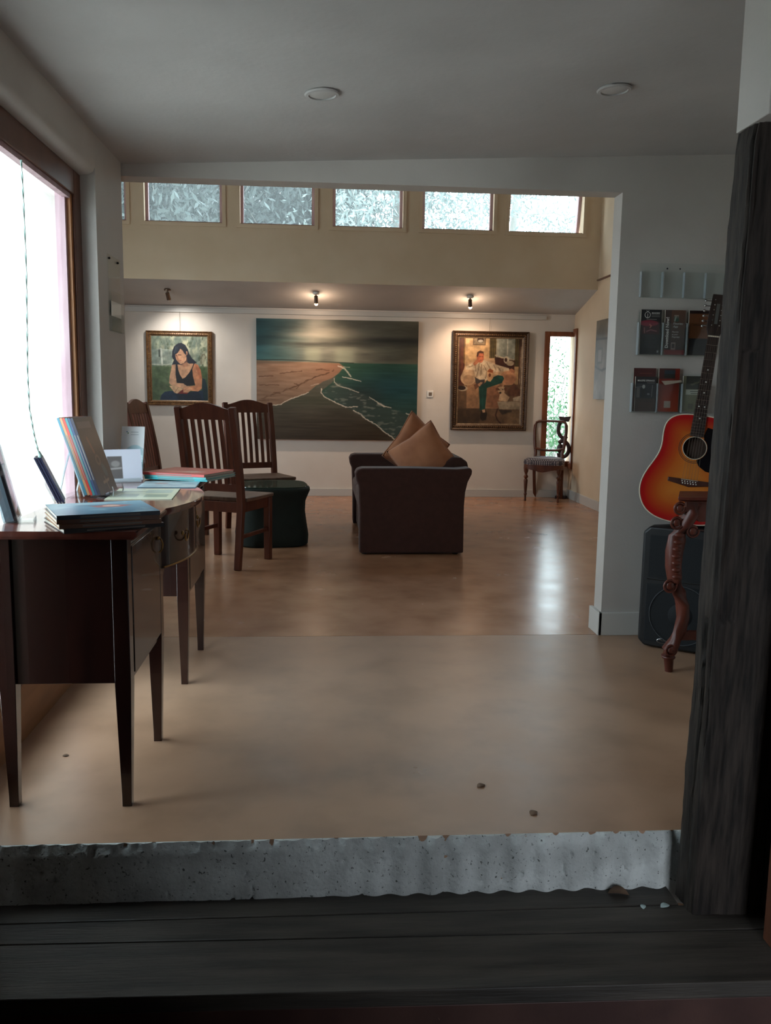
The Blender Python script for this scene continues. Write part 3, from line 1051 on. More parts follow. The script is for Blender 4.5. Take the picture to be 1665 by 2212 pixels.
# ---- sofa seen from its arm end
so = thing('sofa', 'dark brown fabric two-seat sofa facing left with rounded arms', 'sofa', (0, 0, 0))
arm = [(0.262, 0.012), (0.258, 0.30), (0.250, 0.49), (0.232, 0.53), (0.226, 0.575), (0.240, 0.603), (0.275, 0.614), (0.60, 0.617), (0.94, 0.612),
       (1.00, 0.617), (1.035, 0.622), (1.052, 0.605), (1.048, 0.575), (1.022, 0.52), (1.006, 0.45), (1.000, 0.35), (1.003, 0.012)]
for ya, yb in ((5.95, 6.12), (7.30, 7.47)):
    a_ = MB()
    a_.prism(arm, ya, yb, 'y')
    a_.build('arm', 'sofa', so, bevel=0.022, seg=3)
a_ = MB()
a_.prism([(0.80, 0.42), (0.84, 0.60), (0.885, 0.66), (0.94, 0.685), (1.00, 0.68), (1.045, 0.65), (1.052, 0.61), (1.012, 0.50), (0.998, 0.35), (1.0, 0.03), (0.82, 0.03)], 6.122, 7.298, 'y')
a_.build('backrest', 'sofa', so, bevel=0.02, seg=3)
a_ = MB()
a_.box((0.29, 6.122, 0.03), (0.82, 7.298, 0.29))
a_.build('base', 'sofa', so, bevel=0.012)
for ya, yb in ((6.126, 6.708), (6.712, 7.294)):
    a_ = MB()
    a_.box((0.255, ya, 0.292), (0.80, yb, 0.43))
    a_.build('seat_cushion', 'sofa', so, bevel=0.035, seg=4)
for (x, y) in ((0.30, 6.0), (0.95, 6.0), (0.30, 7.42), (0.95, 7.42)):
    a_ = MB()
    a_.lathe([(0.02, 0), (0.025, 0.014)], 10, (x, y, 0))
    a_.build('foot', 'dark', so)


def pillow(name, label, loc, rot, size=0.44, thick=0.085, open_=False):
    n = 28
    t = thing(name, label, 'cushion', loc, rot, 'tan cushions on the sofa')
    v, f = [], []
    for s_ in (1, -1):
        for j in range(n + 1):
            for i in range(n + 1):
                u, w_ = 2 * i / n - 1, 2 * j / n - 1
                e = (1 - abs(u) ** 2.6) * (1 - abs(w_) ** 2.6)
                pinch = 1 - 0.10 * (1 - abs(u * w_)) * max(abs(u), abs(w_)) ** 3
                wr = 0.004 * mnoise.noise(Vector((u * 2.5, w_ * 2.5, s_ * 3))) * e
                v.append((u * size / 2 * pinch, s_ * (thick * max(e, 0) ** 0.55 + wr), w_ * size / 2 * pinch))
    m = (n + 1) ** 2
    for s_ in (0, 1):
        for j in range(n):
            for i in range(n):
                a = s_ * m + j * (n + 1) + i
                q = (a, a + 1, a + n + 2, a + n + 1)
                f.append(q if s_ else q[::-1])
    b = MB()
    b.add(v, f)
    o = b.build('cushion_cover', 'cushion', t, smooth=70)
    md = o.modifiers.new('weld', 'WELD')
    md.merge_threshold = 0.0015
    pth = []
    for k in range(4 * 16):
        s_, q = divmod(k, 16)
        u = -1 + 2 * q / 16
        p = [(u, -1), (1, u), (-u, 1), (-1, -u)][s_]
        pn = 1 - 0.10 * (1 - abs(p[0] * p[1])) * max(abs(p[0]), abs(p[1])) ** 3
        pth.append((p[0] * size / 2 * pn, 0, p[1] * size / 2 * pn))
    b = MB()
    b.tube(pth, 0.004, 6, closed=True)
    b.build('piping', 'cushion', t, smooth=60)
    return t


pillow('throw_cushion', 'tan throw cushion nearest the camera, leaning on the near sofa arm', (0.735, 6.235, 0.665), (R(-10), R(-36), R(-12)), 0.40)
pillow('throw_cushion', 'tan throw cushion standing taller behind the other, against the sofa back', (0.725, 6.60, 0.70), (R(-6), R(-52), R(28)), 0.43)

# ---- upholstered corner chair
vc = thing('side_chair', 'antique side chair with patterned upholstered seat and open back in the corner', 'chair', (2.395, 9.075, 0), (0, 0, face(-0.43, -0.90)))
M['seatcloth'] = mat('blue_grey_dotted_seat_cloth', (74, 72, 82), rough=0.8)
_nt = M['seatcloth'].node_tree
_tc = nd(_nt, 'ShaderNodeTexCoord')
_mp = nd(_nt, 'ShaderNodeMapping')
_mp.inputs['Scale'].default_value = (60, 60, 60)
_mp.inputs['Rotation'].default_value = (0, 0, R(45))
_vr = nd(_nt, 'ShaderNodeTexVoronoi')
_vr.inputs['Randomness'].default_value = 0.0
_vr.inputs['Scale'].default_value = 1.0
_rp = nd(_nt, 'ShaderNodeValToRGB')
_rp.color_ramp.elements[0].position = 0.28
_rp.color_ramp.elements[1].position = 0.42
_rp.color_ramp.elements[0].color = (*lin((186, 180, 176)), 1)
_rp.color_ramp.elements[1].color = (*lin((64, 60, 70)), 1)
_nt.links.new(_tc.outputs['Object'], _mp.inputs['Vector'])
_nt.links.new(_mp.outputs['Vector'], _vr.inputs['Vector'])
_nt.links.new(_vr.outputs['Distance'], _rp.inputs['Fac'])
_nt.links.new(_rp.outputs['Color'], _nt.nodes['Principled BSDF'].inputs['Base Color'])


def seat_ring(s_, z):
    n = 36
    out = []
    for i in range(n):
        a = 2 * PI * i / n
        cx, cy = math.cos(a), math.sin(a)
        x = math.copysign(abs(cx) ** 0.55, cx) * 0.205
        y = math.copysign(abs(cy) ** 0.55, cy) * 0.185
        x *= 1.0 + 0.12 * (y / 0.185)
        out.append((x * s_, y * s_, z))
    return out


b = MB()
b.rings([seat_ring(1.0, 0.345), seat_ring(1.0, 0.395)])
b.build('seat_frame', 'valwood', vc, smooth=40)
b = MB()
b.rings([seat_ring(s_, z) for s_, z in ((1.0, 0.3955), (1.015, 0.415), (1.0, 0.44), (0.9, 0.457), (0.7, 0.468), (0.4, 0.474), (0.1, 0.476))])
b.build('seat_pad', 'seatcloth', vc, smooth=70)
b = MB()
b.prism([(-0.13, 0.345)] + [(x, 0.33 - 0.012 * math.cos(x * 24)) for x in np.linspace(-0.12, 0.12, 13)] + [(0.13, 0.345)], 0.172, 0.186, 'y')
b.build('carved_apron', 'valwood', vc)
for s_ in (-1, 1):
    b = MB()
    b.lathe([(0.010, 0), (0.013, 0.01), (0.010, 0.03), (0.011, 0.06), (0.018, 0.075), (0.012, 0.09), (0.015, 0.11), (0.022, 0.22), (0.020, 0.232), (0.012, 0.24), (0.026, 0.262), (0.013, 0.285), (0.016, 0.30), (0.024, 0.32), (0.026, 0.36)], 14, (s_ * 0.175, 0.145, 0))
    b.build('turned_leg', 'valwood', vc, smooth=40)
    b = MB()
    b.sweep([(s_ * 0.15, -0.235, 0), (s_ * 0.15, -0.195, 0.15), (s_ * 0.155, -0.170, 0.34), (s_ * 0.155, -0.172, 0.43)], 0.03, [0.026, 0.03, 0.036, 0.03])
    b.build('back_leg', 'valwood', vc, bevel=0.004)
# open back: rounded hoop and a lower cross rail
pth = [(-0.150, -0.172, 0.42), (-0.146, -0.18, 0.50), (-0.158, -0.195, 0.57), (-0.168, -0.208, 0.65), (-0.172, -0.218, 0.74), (-0.170, -0.225, 0.80), (-0.158, -0.228, 0.832), (-0.13, -0.230, 0.846), (-0.06, -0.231, 0.849)]
pth = pth + [(-x, y, z) for x, y, z in pth[::-1]]
b = MB()
b.tube(pth, 0.018, 10, flat=0.8)
b.build('back_hoop', 'valwood', vc, smooth=60)
b = MB()
b.tube([(-0.16, -0.185, 0.55), (-0.08, -0.187, 0.535), (0, -0.187, 0.53), (0.08, -0.187, 0.535), (0.16, -0.185, 0.55)], 0.013, 8)
b.build('cross_rail', 'valwood', vc, smooth=60)

# ---- carved scroll piece standing behind that chair, dark against the corner window
sc = thing('carved_stand', 'dark carved scroll-shaped wooden stand in front of the corner window', 'stand', (2.635, 9.262, 0), (0, 0, R(-24)))
b = MB()
b.box((-0.06, -0.05, 0.0), (0.06, 0.05, 0.03))
b.build('foot', 'darkwood', sc, bevel=0.008)
b = MB()
b.tube([(-0.02, 0, 0.03), (-0.02, 0, 0.25), (-0.03, 0, 0.42), (-0.035, 0, 0.5)], [0.02, 0.016, 0.02, 0.036], 8)
b.build('stem', 'darkwood', sc, smooth=60)
b = MB()
spl = []
for k in range(34):
    a = k / 33
    if a < 0.55:
        th = -2.3 + 4.6 * a / 0.55
        spl.append((-0.005 + 0.068 * math.cos(th), 0, 0.545 + 0.085 * math.sin(th)))
    else:
        q = (a - 0.55) / 0.45
        th = -0.75 - 3.6 * q
        spl.append((0.0 + 0.060 * math.cos(th) * (1 if q > 0.15 else 1), 0, 0.765 + 0.095 * math.sin(th)))
b.tube(spl, [0.022] * 34, 8, flat=0.8, ref=(0, 1, 0))
b.build('scroll', 'darkwood', sc, smooth=60)
b = MB()
b.ball((-0.03, 0, 0.55), 0.045, sc=(0.85, 0.4, 1.25))
b.build('carved_leaf', 'darkwood', sc, smooth=60)
b = MB()
b.prism([(-0.062, 0.905), (-0.05, 0.87), (-0.035, 0.845), (0.05, 0.845), (0.06, 0.87), (0.072, 0.905), (0.0, 0.898)], -0.014, 0.014, 'y')
b.build('top_yoke', 'darkwood', sc, bevel=0.004)

# ---- carved console table behind the post
ct = thing('console_table', 'carved red mahogany console table with scrolled cabriole leg behind the post', 'table', (0, 0, 0))
b = MB()
for off, za, zb in ((0.0, 0.731, 0.743), (0.012, 0.727, 0.731), (0.004, 0.7235, 0.727)):
    b.prism([(1.435 + off, 3.345 + off), (1.47 + off, 3.325 + off), (1.975, 3.325 + off), (1.975, 3.555), (1.53 + off, 3.555)], za, zb, 'z')
b.build('top', 'console', ct, bevel=0.003)
b = MB()
b.prism([(1.475, 0.723)] + [(1.475 + 0.02 * k, 0.66 + 0.022 * math.cos(k * 0.9)) for k in range(25)] + [(1.955, 0.723)], 3.352, 3.372, 'y')
b.build('carved_apron', 'console', ct, smooth=30)
b = MB()
b.prism([(1.485, 3.385), (1.505, 3.375), (1.568, 3.53), (1.548, 3.54)], 0.66, 0.7233, 'z')
b.build('side_apron', 'console', ct)


def cabriole(x0, y0, mir=1):
    """front face towards -y, scrolls in the xz plane"""
    P_ = [(0.062, 0.72, 0.036), (0.050, 0.675, 0.036), (0.022, 0.625, 0.033), (0.000, 0.57, 0.036), (-0.010, 0.51, 0.036), (-0.010, 0.45, 0.033), (0.0, 0.395, 0.030),
          (0.022, 0.34, 0.028), (0.040, 0.285, 0.028), (0.046, 0.23, 0.0265), (0.036, 0.175, 0.0255), (0.014, 0.125, 0.0265), (-0.006, 0.09, 0.031), (-0.008, 0.072, 0.028), (-0.004, 0.055, 0.020), (0.0, 0.0, 0.0165)]
    leg = MB()
    leg.tube([(x0 + mir * x, y0, z) for x, z, r in P_], [r for x, z, r in P_], 12, flat=1.0)
    o = leg.build('cabriole_leg', 'console', ct, smooth=60)
    rib = MB()
    for k in range(7):
        z = 0.585 - 0.029 * k
        xc = x0 + mir * (-0.004 - 0.006 * math.sin(k / 6 * PI))
        rib.ball((xc, y0 - 0.029, z), 0.017, 10, sc=(1.25, 0.75, 0.62))
    tag(rib.build('carved_ribs', 'console', o, smooth=60), kind='stuff')
    for nm, (x, z, r, sc_) in dict(a=(-0.015, 0.635, 0.017, 0.028), b=(0.055, 0.60, 0.017, 0.0), c=(-0.026, 0.372, 0.019, 0.0), d=(-0.006, 0.098, 0.016, 0.0), e=(-0.005, 0.695, 0.017, 0)).items():
        sb_ = MB()
        yo = y0 - (0.020 if z > 0.2 else 0.022)
        sb_.ball((x0 + mir * x, yo, z), r, 12, sc=(1, 0.55, 1))
        sp = [(x0 + mir * (x + (r + 0.004 + 0.004 * q / 18) * math.cos(q * 0.33 + 0.6)), yo, z + (r + 0.004 + 0.004 * q / 18) * math.sin(q * 0.33 + 0.6)) for q in range(19)]
        sb_.tube(sp, 0.0055, 6, ref=(0, 1, 0))
        sb_.build('scroll', 'console', o, smooth=60)
    cap = MB()
    cap.lathe([(0.027, 0), (0.029, 0.006), (0.026, 0.012)], 12, (x0 - mir * 0.006, y0, 0.058))
    cap.build('collar', 'console', o, smooth=40)
    return o


cabriole(1.456, 3.378)
b = MB()
P2 = [(0.05, 0.72, 0.030), (0.02, 0.62, 0.028), (0.0, 0.5, 0.026), (0.01, 0.39, 0.024), (0.04, 0.26, 0.022), (0.03, 0.15, 0.02), (0.0, 0.08, 0.022), (0.0, 0.0, 0.016)]
b.tube([(1.665 + x * 0.5, 3.515, z) for x, z, r in P2], [r for x, z, r in P2], 10)
b.build('back_leg', 'console', ct, smooth=60)
b = MB()
b.tube([(1.93 + x * 0.5, 3.378, z) for x, z, r in P2], [r for x, z, r in P2], 10)
b.build('right_leg', 'console', ct, smooth=60)
b = MB()
b.box((1.50, 3.37, 0.135), (1.93, 3.392, 0.175))
b.build('stretcher', 'console', ct, bevel=0.004)

# ---- loudspeaker
sp = thing('loudspeaker', 'black moulded loudspeaker standing on the floor under the guitar', 'speaker', (1.452, 3.742, 0), (0, 0, R(-35)))
SW, SH = 0.37, 0.562
b = MB()


def spk_ring(inset, y):
    x0, x1, z0, z1, c = inset, SW - inset, 0.008 + inset * 0.2, SH - inset * 0.15, 0.028
    return [(x0 + c, y, z0), (x1 - c, y, z0), (x1, y, z0 + c), (x1, y, z1 - c), (x1 - c, y, z1), (x0 + c, y, z1), (x0, y, z1 - c), (x0, y, z0 + c)]


b.rings([spk_ring(0.004, 0.0), spk_ring(0.0, 0.012), spk_ring(0.0, 0.07), spk_ring(0.085, 0.27)])
b.build('cabinet', 'blackpl', sp, bevel=0.008, seg=3)
b = MB()
b.box((0.03, -0.006, 0.035), (SW - 0.03, -0.0005, 0.30))
b.build('woofer_panel', 'grille', sp, bevel=0.004)
b = MB()
b.tube([(SW / 2 + 0.135 * math.cos(2 * PI * k / 40), -0.008, 0.17 + 0.135 * math.sin(2 * PI * k / 40)) for k in range(40)], 0.0022, 6, closed=True, ref=(0, 1, 0))
b.build('woofer_rim', plain('dull_rim', (70, 74, 78), 0.4), sp, smooth=60)
b = MB()
n = 36
prof = [(0.128, -0.0065), (0.12, -0.003), (0.06, 0.0), (0.05, -0.010), (0.03, -0.016), (0.001, -0.018)]
b.rings([[(SW / 2 + r * math.cos(2 * PI * i / n), y, 0.17 + r * math.sin(2 * PI * i / n)) for i in range(n)] for r, y in prof], cap=False)
b.build('woofer_cone', 'grille', sp, smooth=50)
# horn: recessed flared mouth
b = MB()
ho = [(0.035, 0.335, SW - 0.035, 0.525), (0.10, 0.38, SW - 0.10, 0.48)]
rg = []
for (x0, z0, x1, z1), y in zip(ho, (-0.004, -0.0005)):
    rg.append([(x0, y, z0), (x1, y, z0), (x1, y, z1), (x0, y, z1)])
b.rings([[(x0 - 0.008, -0.001, z0 - 0.008) if i == 0 else None for i in range(0)] or rg[0], rg[1]], cap=True)
b.build('horn_mouth', 'grille', sp)
b = MB()
b.tube([(0.03, -0.004, 0.325), (SW - 0.03, -0.004, 0.325)], 0.004, 6)
b.build('horn_lip', 'blackpl', sp)
b = MB()
b.tube([(0.115 + 0.024 * math.cos(2 * PI * k / 24), -0.008, 0.043 + 0.010 * math.sin(2 * PI * k / 24)) for k in range(24)], 0.0012, 5, closed=True, ref=(0, 1, 0))
b.tube([(0.098, -0.008, 0.045), (0.105, -0.008, 0.049), (0.115, -0.008, 0.044), (0.125, -0.008, 0.046), (0.133, -0.008, 0.041)], 0.0012, 5, ref=(0, 1, 0))
b.build('badge', 'chrome', sp, smooth=60)
for x in (0.05, SW - 0.05):
    b = MB()
    b.lathe([(0.016, 0), (0.018, 0.0095)], 10, (x, 0.05, 0))
    b.build('foot', 'dark', sp)


# ---- twelve-string guitar
gt = thing('guitar', 'sunburst twelve-string acoustic guitar leaning on the wall above the loudspeaker', 'guitar', (1.612, 3.700, 0.5790), (R(-8.0), R(6.0), R(-21)))
HALF = [(0.0, 0.0), (0.001, 0.05), (0.006, 0.09), (0.018, 0.130), (0.040, 0.165), (0.07, 0.188), (0.11, 0.204), (0.15, 0.207), (0.19, 0.199), (0.23, 0.182), (0.27, 0.161), (0.30, 0.148),
        (0.33, 0.1415), (0.36, 0.141), (0.39, 0.143), (0.42, 0.1425), (0.445, 0.136), (0.465, 0.122), (0.48, 0.099), (0.488, 0.07), (0.491, 0.035), (0.492, 0.0)]
HT = np.array([t for t, h in HALF])
HH = np.array([h for t, h in HALF])
out = [(h, t) for t, h in HALF] + [(-h, t) for t, h in HALF[-2:0:-1]]
# resample the outline smoothly
out = np.array(out)
seg = np.r_[0, np.cumsum(np.hypot(*np.diff(np.vstack([out, out[:1]]), axis=0).T))]
NG = 120
s_ = np.linspace(0, seg[-1], NG, endpoint=False)
ox = np.interp(s_, seg, np.r_[out[:, 0], out[0, 0]])
oz = np.interp(s_, seg, np.r_[out[:, 1], out[0, 1]])
for _ in range(2):
    ox = (np.roll(ox, 1) + 2 * ox + np.roll(ox, -1)) / 4
    oz = (np.roll(oz, 1) + 2 * oz + np.roll(oz, -1)) / 4
hz, hr = 0.343, 0.050
ang = np.arctan2(oz - hz, ox)
NR = 26
gv, gc = [], []
for k in range(NR + 1):
    q = k / NR
    X_ = ox * (1 - q) + hr * np.cos(ang) * q
    Z_ = oz * (1 - q) + (hz + hr * np.sin(ang)) * q
    for i in range(NG):
        d = np.hypot(ox - X_[i], oz - Z_[i]).min()
        cr = np.array(lin((176, 30, 30)))
        am = np.array(lin((190, 92, 36)))
        yl = np.array(lin((204, 122, 50)))
        a1 = min(1, max(0, (d - 0.018) / 0.065))
        a2 = min(1, max(0, (d - 0.07) / 0.07))
        c = (cr * (1 - a1) + am * a1) * (1 - a2) + yl * a2
        gv.append((X_[i], 0.0, Z_[i]))
        gc.append((*c, 1))
gf = []
for k in range(NR):
    for i in range(NG):
        j = (i + 1) % NG
        gf.append((k * NG + i, (k + 1) * NG + i, (k + 1) * NG + j, k * NG + j))
me = bpy.data.meshes.new('soundboard')
me.from_pydata(gv, [], gf)
ca = me.color_attributes.new('paint', 'FLOAT_COLOR', 'POINT')
ca.data.foreach_set('color', np.array(gc).ravel())
me.materials.append(M['lacquer'])
mkobj('soundboard', me, gt, smooth=60)
b = MB()
b.rings([[(ox[i], 0.0008, oz[i]) for i in range(NG)], [(ox[i], 0.098, oz[i]) for i in range(NG)]], cap=False)
b.add([(ox[i], 0.098, oz[i]) for i in range(NG)], [tuple(range(NG))])
b.build('body_sides', plain('dark_red_lacquer', (98, 16, 18), 0.15, coat=0.5), gt, smooth=50)
b = MB()
b.tube([(ox[i], 0.0005, oz[i]) for i in range(NG)], 0.003, 6, closed=True, ref=(0, 1, 0))
b.build('binding', 'bind', gt, smooth=60)
b = MB()  # dark disc stands in for the shade inside the body
b.rings([[(0.075 * math.cos(2 * PI * i / 24), 0.03, hz + 0.075 * math.sin(2 * PI * i / 24)) for i in range(24)], [(0.0751 * math.cos(2 * PI * i / 24), 0.031, hz + 0.0751 * math.sin(2 * PI * i / 24)) for i in range(24)]])
b.build('sound_hole_shade', plain('shaded_cavity_wood', (58, 40, 28), 0.8), gt)
for rr, mm, tk in ((0.0505, 'bind', 0.0016), (0.062, 'dark', 0.0012), (0.068, 'dark', 0.0012)):
    b = MB()
    b.tube([(rr * math.cos(2 * PI * k / 48), -0.0003, hz + rr * math.sin(2 * PI * k / 48)) for k in range(48)], tk, 5, closed=True, ref=(0, 1, 0))
    b.build('rosette', mm, gt, smooth=60)
b = MB()
pg = [(0.015, 0.288), (0.028, 0.265), (0.06, 0.245), (0.10, 0.24), (0.125, 0.26), (0.128, 0.32), (0.115, 0.38), (0.095, 0.43), (0.04, 0.44), (0.032, 0.405)] + [(0.054 * math.cos(a), hz + 0.054 * math.sin(a)) for a in np.linspace(0.9, -1.25, 9)]
b.prism(pg, -0.0022, -0.0004, 'y')
b.build('pickguard', plain('glossy_black_pickguard', (18, 16, 20), 0.15), gt)
b = MB()
b.prism([(-0.092, 0.182), (-0.055, 0.176), (0, 0.166), (0.055, 0.176), (0.092, 0.182), (0.092, 0.200), (-0.092, 0.200)], -0.009, -0.0004, 'y')
brg = b.build('bridge', 'rosewood', gt, bevel=0.0025)
b = MB()
b.box((-0.036, -0.0125, 0.1965), (0.036, -0.009, 0.1985))
b.build('saddle', 'bind', brg)
for k in range(12):
    b = MB()
    r_ = k // 6
    b.ball((-0.030 + 0.0115 * (k % 6) + 0.003 * r_, -0.0095, 0.190 - 0.009 * r_), 0.0031, 8)
    b.build('bridge_pin', 'pearl', brg, smooth=60)
b = MB()
b.rings([[(-0.029, -0.007, 0.394), (0.029, -0.007, 0.394), (0.029, -0.0004, 0.394), (-0.029, -0.0004, 0.394)], [(-0.0235, -0.007, 0.842), (0.0235, -0.007, 0.842), (0.0235, -0.0004, 0.842), (-0.0235, -0.0004, 0.842)]])
fb = b.build('fingerboard', 'ebony', gt)
b = MB()
b.rings([[(-0.028, 0.0, 0.47), (0.028, 0.0, 0.47), (0.018, 0.026, 0.47), (-0.018, 0.026, 0.47)], [(-0.0232, 0.0, 0.845), (0.0232, 0.0, 0.845), (0.014, 0.018, 0.845), (-0.014, 0.018, 0.845)]])
b.build('neck', 'neck', gt)
for k in range(1, 21):
    z = 0.842 - 0.645 * (1 - 2 ** (-k / 12))
    b = MB()
    hw = 0.0235 + 0.0055 * (0.842 - z) / 0.448
    b.box((-hw, -0.0080, z - 0.0006), (hw, -0.0070, z + 0.0006))
    b.build('fret', 'steel', fb)
for k in (5, 7, 9, 12, 15):
    z = 0.842 - 0.645 * (1 - (2 ** (-k / 12) + 2 ** (-(k - 1) / 12)) / 2)
    for dx in ((-0.012, 0.012) if k == 12 else (0,)):
        b = MB()
        b.box((dx - 0.0028, -0.0073, z - 0.0028), (dx + 0.0028, -0.0069, z + 0.0028))
        b.build('inlay_dot', 'pearl', fb)
b = MB()
b.box((-0.0235, -0.0095, 0.842), (0.0235, -0.0004, 0.848))
b.build('nut', 'bind', gt)
hd = Matrix.Translation((0, 0, 0.848)) @ Matrix.Rotation(R(-9), 4, 'X')
b = MB()
b.prism([(-0.024, 0.0), (-0.034, 0.03), (-0.036, 0.075), (-0.031, 0.16), (-0.029, 0.195), (0.029, 0.195), (0.031, 0.16), (0.036, 0.075), (0.034, 0.03), (0.024, 0.0)], -0.004, 0.012, 'y', mx=hd)
hs = b.build('headstock', 'ebony', gt, bevel=0.002)
b = MB()
b.prism([(-0.007, 0.055), (0.007, 0.055), (0.007, 0.150), (-0.007, 0.150)], -0.0052, -0.0041, 'y', mx=hd)
b.build('head_inlay', plain('grey_truss_cover', (96, 96, 92), 0.4), hs)
for s_ in (-1, 1):
    for k in range(6):
        b = MB()
        zz = 0.045 + 0.024 * k
        b.tube([(s_ * 0.028, 0.006, zz), (s_ * 0.050, 0.006, zz)], 0.0025, 6, mx=hd)
        b.ball((s_ * 0.055, 0.006, zz), 0.0075, 8, sc=(0.8, 0.7, 1), mx=hd)
        b.tube([(s_ * 0.016, -0.012, zz), (s_ * 0.016, 0.0, zz)], 0.003, 6, mx=hd)
        b.build('tuning_peg', 'chrome', hs, smooth=60)
for k in range(12):
    q, r_ = divmod(k, 2)
    xb = -0.0315 + 0.0125 * q + 0.0022 * r_
    xn = -0.0205 + 0.0079 * q + 0.0016 * r_
    b = MB()
    e = hd @ Vector((math.copysign(0.016, xn), -0.010, 0.045 + 0.024 * (k % 6)))
    b.tube([(xb, -0.0105, 0.188), (xb, -0.0130, 0.1975), (xn, -0.0100, 0.845), tuple(e)], 0.00030, 3)
    b.build('string', 'bronze', gt)


# ================================================================== PICTURES
def lerp(a, b, t):
    return np.asarray(a, float) * (1 - t) + np.asarray(b, float) * t


# ---- seascape (units: 65..1625 across, 45..1225 down)
p = Paint(400, 300, (65, 45, 1625, 1225), (60, 64, 60))
tx = np.clip((p.X - 65) / 1560, 0, 1)[..., None]
sky = np.where(tx < 0.35, lerp((44, 84, 90), (116, 118, 108), tx / 0.35), lerp((116, 118, 108), (82, 80, 66), np.clip((tx - 0.35) / 0.65, 0, 1)))
p.C = sky * 1.0
n1 = p.noise(420, 60, 3, 4)
p.mul(0.62 + 0.75 * n1)
m = np.exp(-((p.Y - (262 + 20 * np.sin(p.X / 300))) / 34) ** 2) * np.clip((p.X - 100) / 400, 0.25, 1)
p.put(m * np.clip(p.noise(260, 30, 8) * 1.7, 0, 1), (52, 54, 48), 0.8)
p.put(np.exp(-((p.Y - 235) / 26) ** 2) * np.clip((p.X - 1050) / 300, 0, 1), (40, 40, 36), 0.75)
p.put(np.exp(-((p.Y - 195) / 22) ** 2) * np.exp(-((p.X - 560) / 260) ** 2), (158, 156, 144), 0.55)
p.put(np.exp(-((p.Y - 160) / 60) ** 2) * np.exp(-((p.X - 800) / 330) ** 2), (140, 134, 120), 0.45)
for cx, w_ in ((605, 85), (915, 105)):
    p.put(np.exp(-((p.X - cx) / w_) ** 4) * np.clip((p.Y - 290) / 60, 0, 1) * np.clip((475 - p.Y) / 20, 0, 1), (158, 168, 146), 0.55)
p.put(np.clip((p.Y - 330) / 90, 0, 1) * np.clip((500 - p.X) / 300, 0, 1) * (p.Y < 470), (70, 112, 112), 0.5)
# sea
sea = p.poly([(60, 456), (900, 462), (1630, 464), (1630, 1230), (60, 1230)], 6)
p.vgrad(462, 1225, (44, 80, 62), (40, 62, 60), sea)
p.put(sea * np.exp(-((p.Y - 700) / 170) ** 2) * np.clip((p.X - 800) / 500, 0, 1), (20, 66, 72), 0.85)
p.put(sea * np.exp(-((p.Y - 800) / 130) ** 2) * np.exp(-((p.X - 1080) / 200) ** 2), (34, 40, 38), 0.7)
p.C += ((p.noise(180, 16, 21, 3) - 0.5) * 26 * sea)[..., None]
p.put(p.line([(60, 447), (300, 440), (560, 447), (860, 458), (1000, 462)], 7), (40, 46, 40), 0.9)
# beach and wet sand
beach = p.poly([(60, 452), (500, 458), (860, 466), (905, 500), (860, 560), (760, 640), (640, 690), (560, 760), (420, 820), (300, 885), (60, 900)], 10)
p.vgrad(450, 900, (150, 120, 98), (120, 96, 76), beach)
p.C += ((p.noise(160, 22, 31, 4) - 0.5) * 50 * beach)[..., None]
p.put(beach * np.exp(-((p.X - 800) / 160) ** 2), (150, 104, 80), 0.5)
p.put(beach * np.exp(-((p.Y - 468) / 14) ** 2) * np.clip((520 - p.X) / 200, 0, 1), (96, 84, 70), 0.6)
wet = p.poly([(60, 900), (280, 888), (420, 822), (560, 762), (700, 650), (830, 600), (790, 660), (690, 740), (720, 800), (930, 900), (1010, 930), (1180, 1050), (1290, 1130), (1430, 1230), (60, 1230)], 8)
p.vgrad(600, 1230, (92, 92, 80), (52, 42, 28), wet)
p.put(wet * np.exp(-((p.Y - 830) / 80) ** 2), (74, 80, 62), 0.5)
p.C += ((p.noise(260, 14, 41, 3) - 0.5) * 30 * wet)[..., None]
shal = p.poly([(700, 760), (830, 640), (1000, 720), (1200, 830), (1620, 1000), (1620, 1110), (1480, 1225), (1430, 1225), (1180, 1050), (930, 900)], 25)
p.put(shal, (66, 76, 70), 0.55)
for pts, w_, a in (([(200, 890), (250, 888), (300, 878), (340, 850), (400, 820), (470, 795), (560, 760)], 8, 0.9), ([(690, 720), (686, 760), (720, 800), (790, 835), (860, 868), (930, 898), (1040, 892)], 9, 0.95),
                   ([(1000, 930), (1070, 965), (1110, 1005), (1190, 1048), (1260, 1095), (1300, 1135), (1360, 1175), (1425, 1225)], 9, 0.95), ([(810, 615), (815, 655), (860, 690), (940, 710), (1050, 750)], 8, 0.8),
                   ([(890, 598), (960, 612), (1070, 640)], 8, 0.85), ([(850, 492), (910, 515), (945, 560), (975, 595)], 14, 0.75), ([(900, 500), (960, 505)], 8, 0.6), ([(1155, 796), (1240, 845), (1290, 880), (1370, 898)], 8, 0.85),
                   ([(1240, 850), (1300, 885)], 16, 0.8), ([(1520, 950), (1610, 990)], 9, 0.8), ([(590, 690), (660, 672)], 8, 0.5)):
    p.put(p.line(pts, w_, 6, 61), (214, 204, 186), a)
p.put(shal * np.clip((p.noise(70, 26, 71, 3) - 0.58) * 8, 0, 1), (150, 150, 138), 0.5)
for pts in ([(110, 822), (200, 800), (270, 762), (340, 740), (440, 712), (480, 680), (540, 645), (620, 605), (700, 585), (760, 560)],):
    p.put(p.line(pts, 13, 16, 81) * np.clip(p.noise(40, 16, 83) * 2.2 - 0.4, 0, 1), (84, 58, 38), 0.95)
for pts in ([(90, 608), (220, 600)], [(290, 575), (430, 555), (500, 545)], [(640, 540), (700, 528), (765, 540)], [(95, 690), (280, 690)], [(430, 672), (480, 690), (450, 720)], [(230, 760), (290, 770)], [(90, 840), (180, 842)], [(790, 548), (805, 535)]):
    p.put(p.line(pts, 10, 8, 91), (92, 64, 44), 0.75)
YP = YB - 0.004
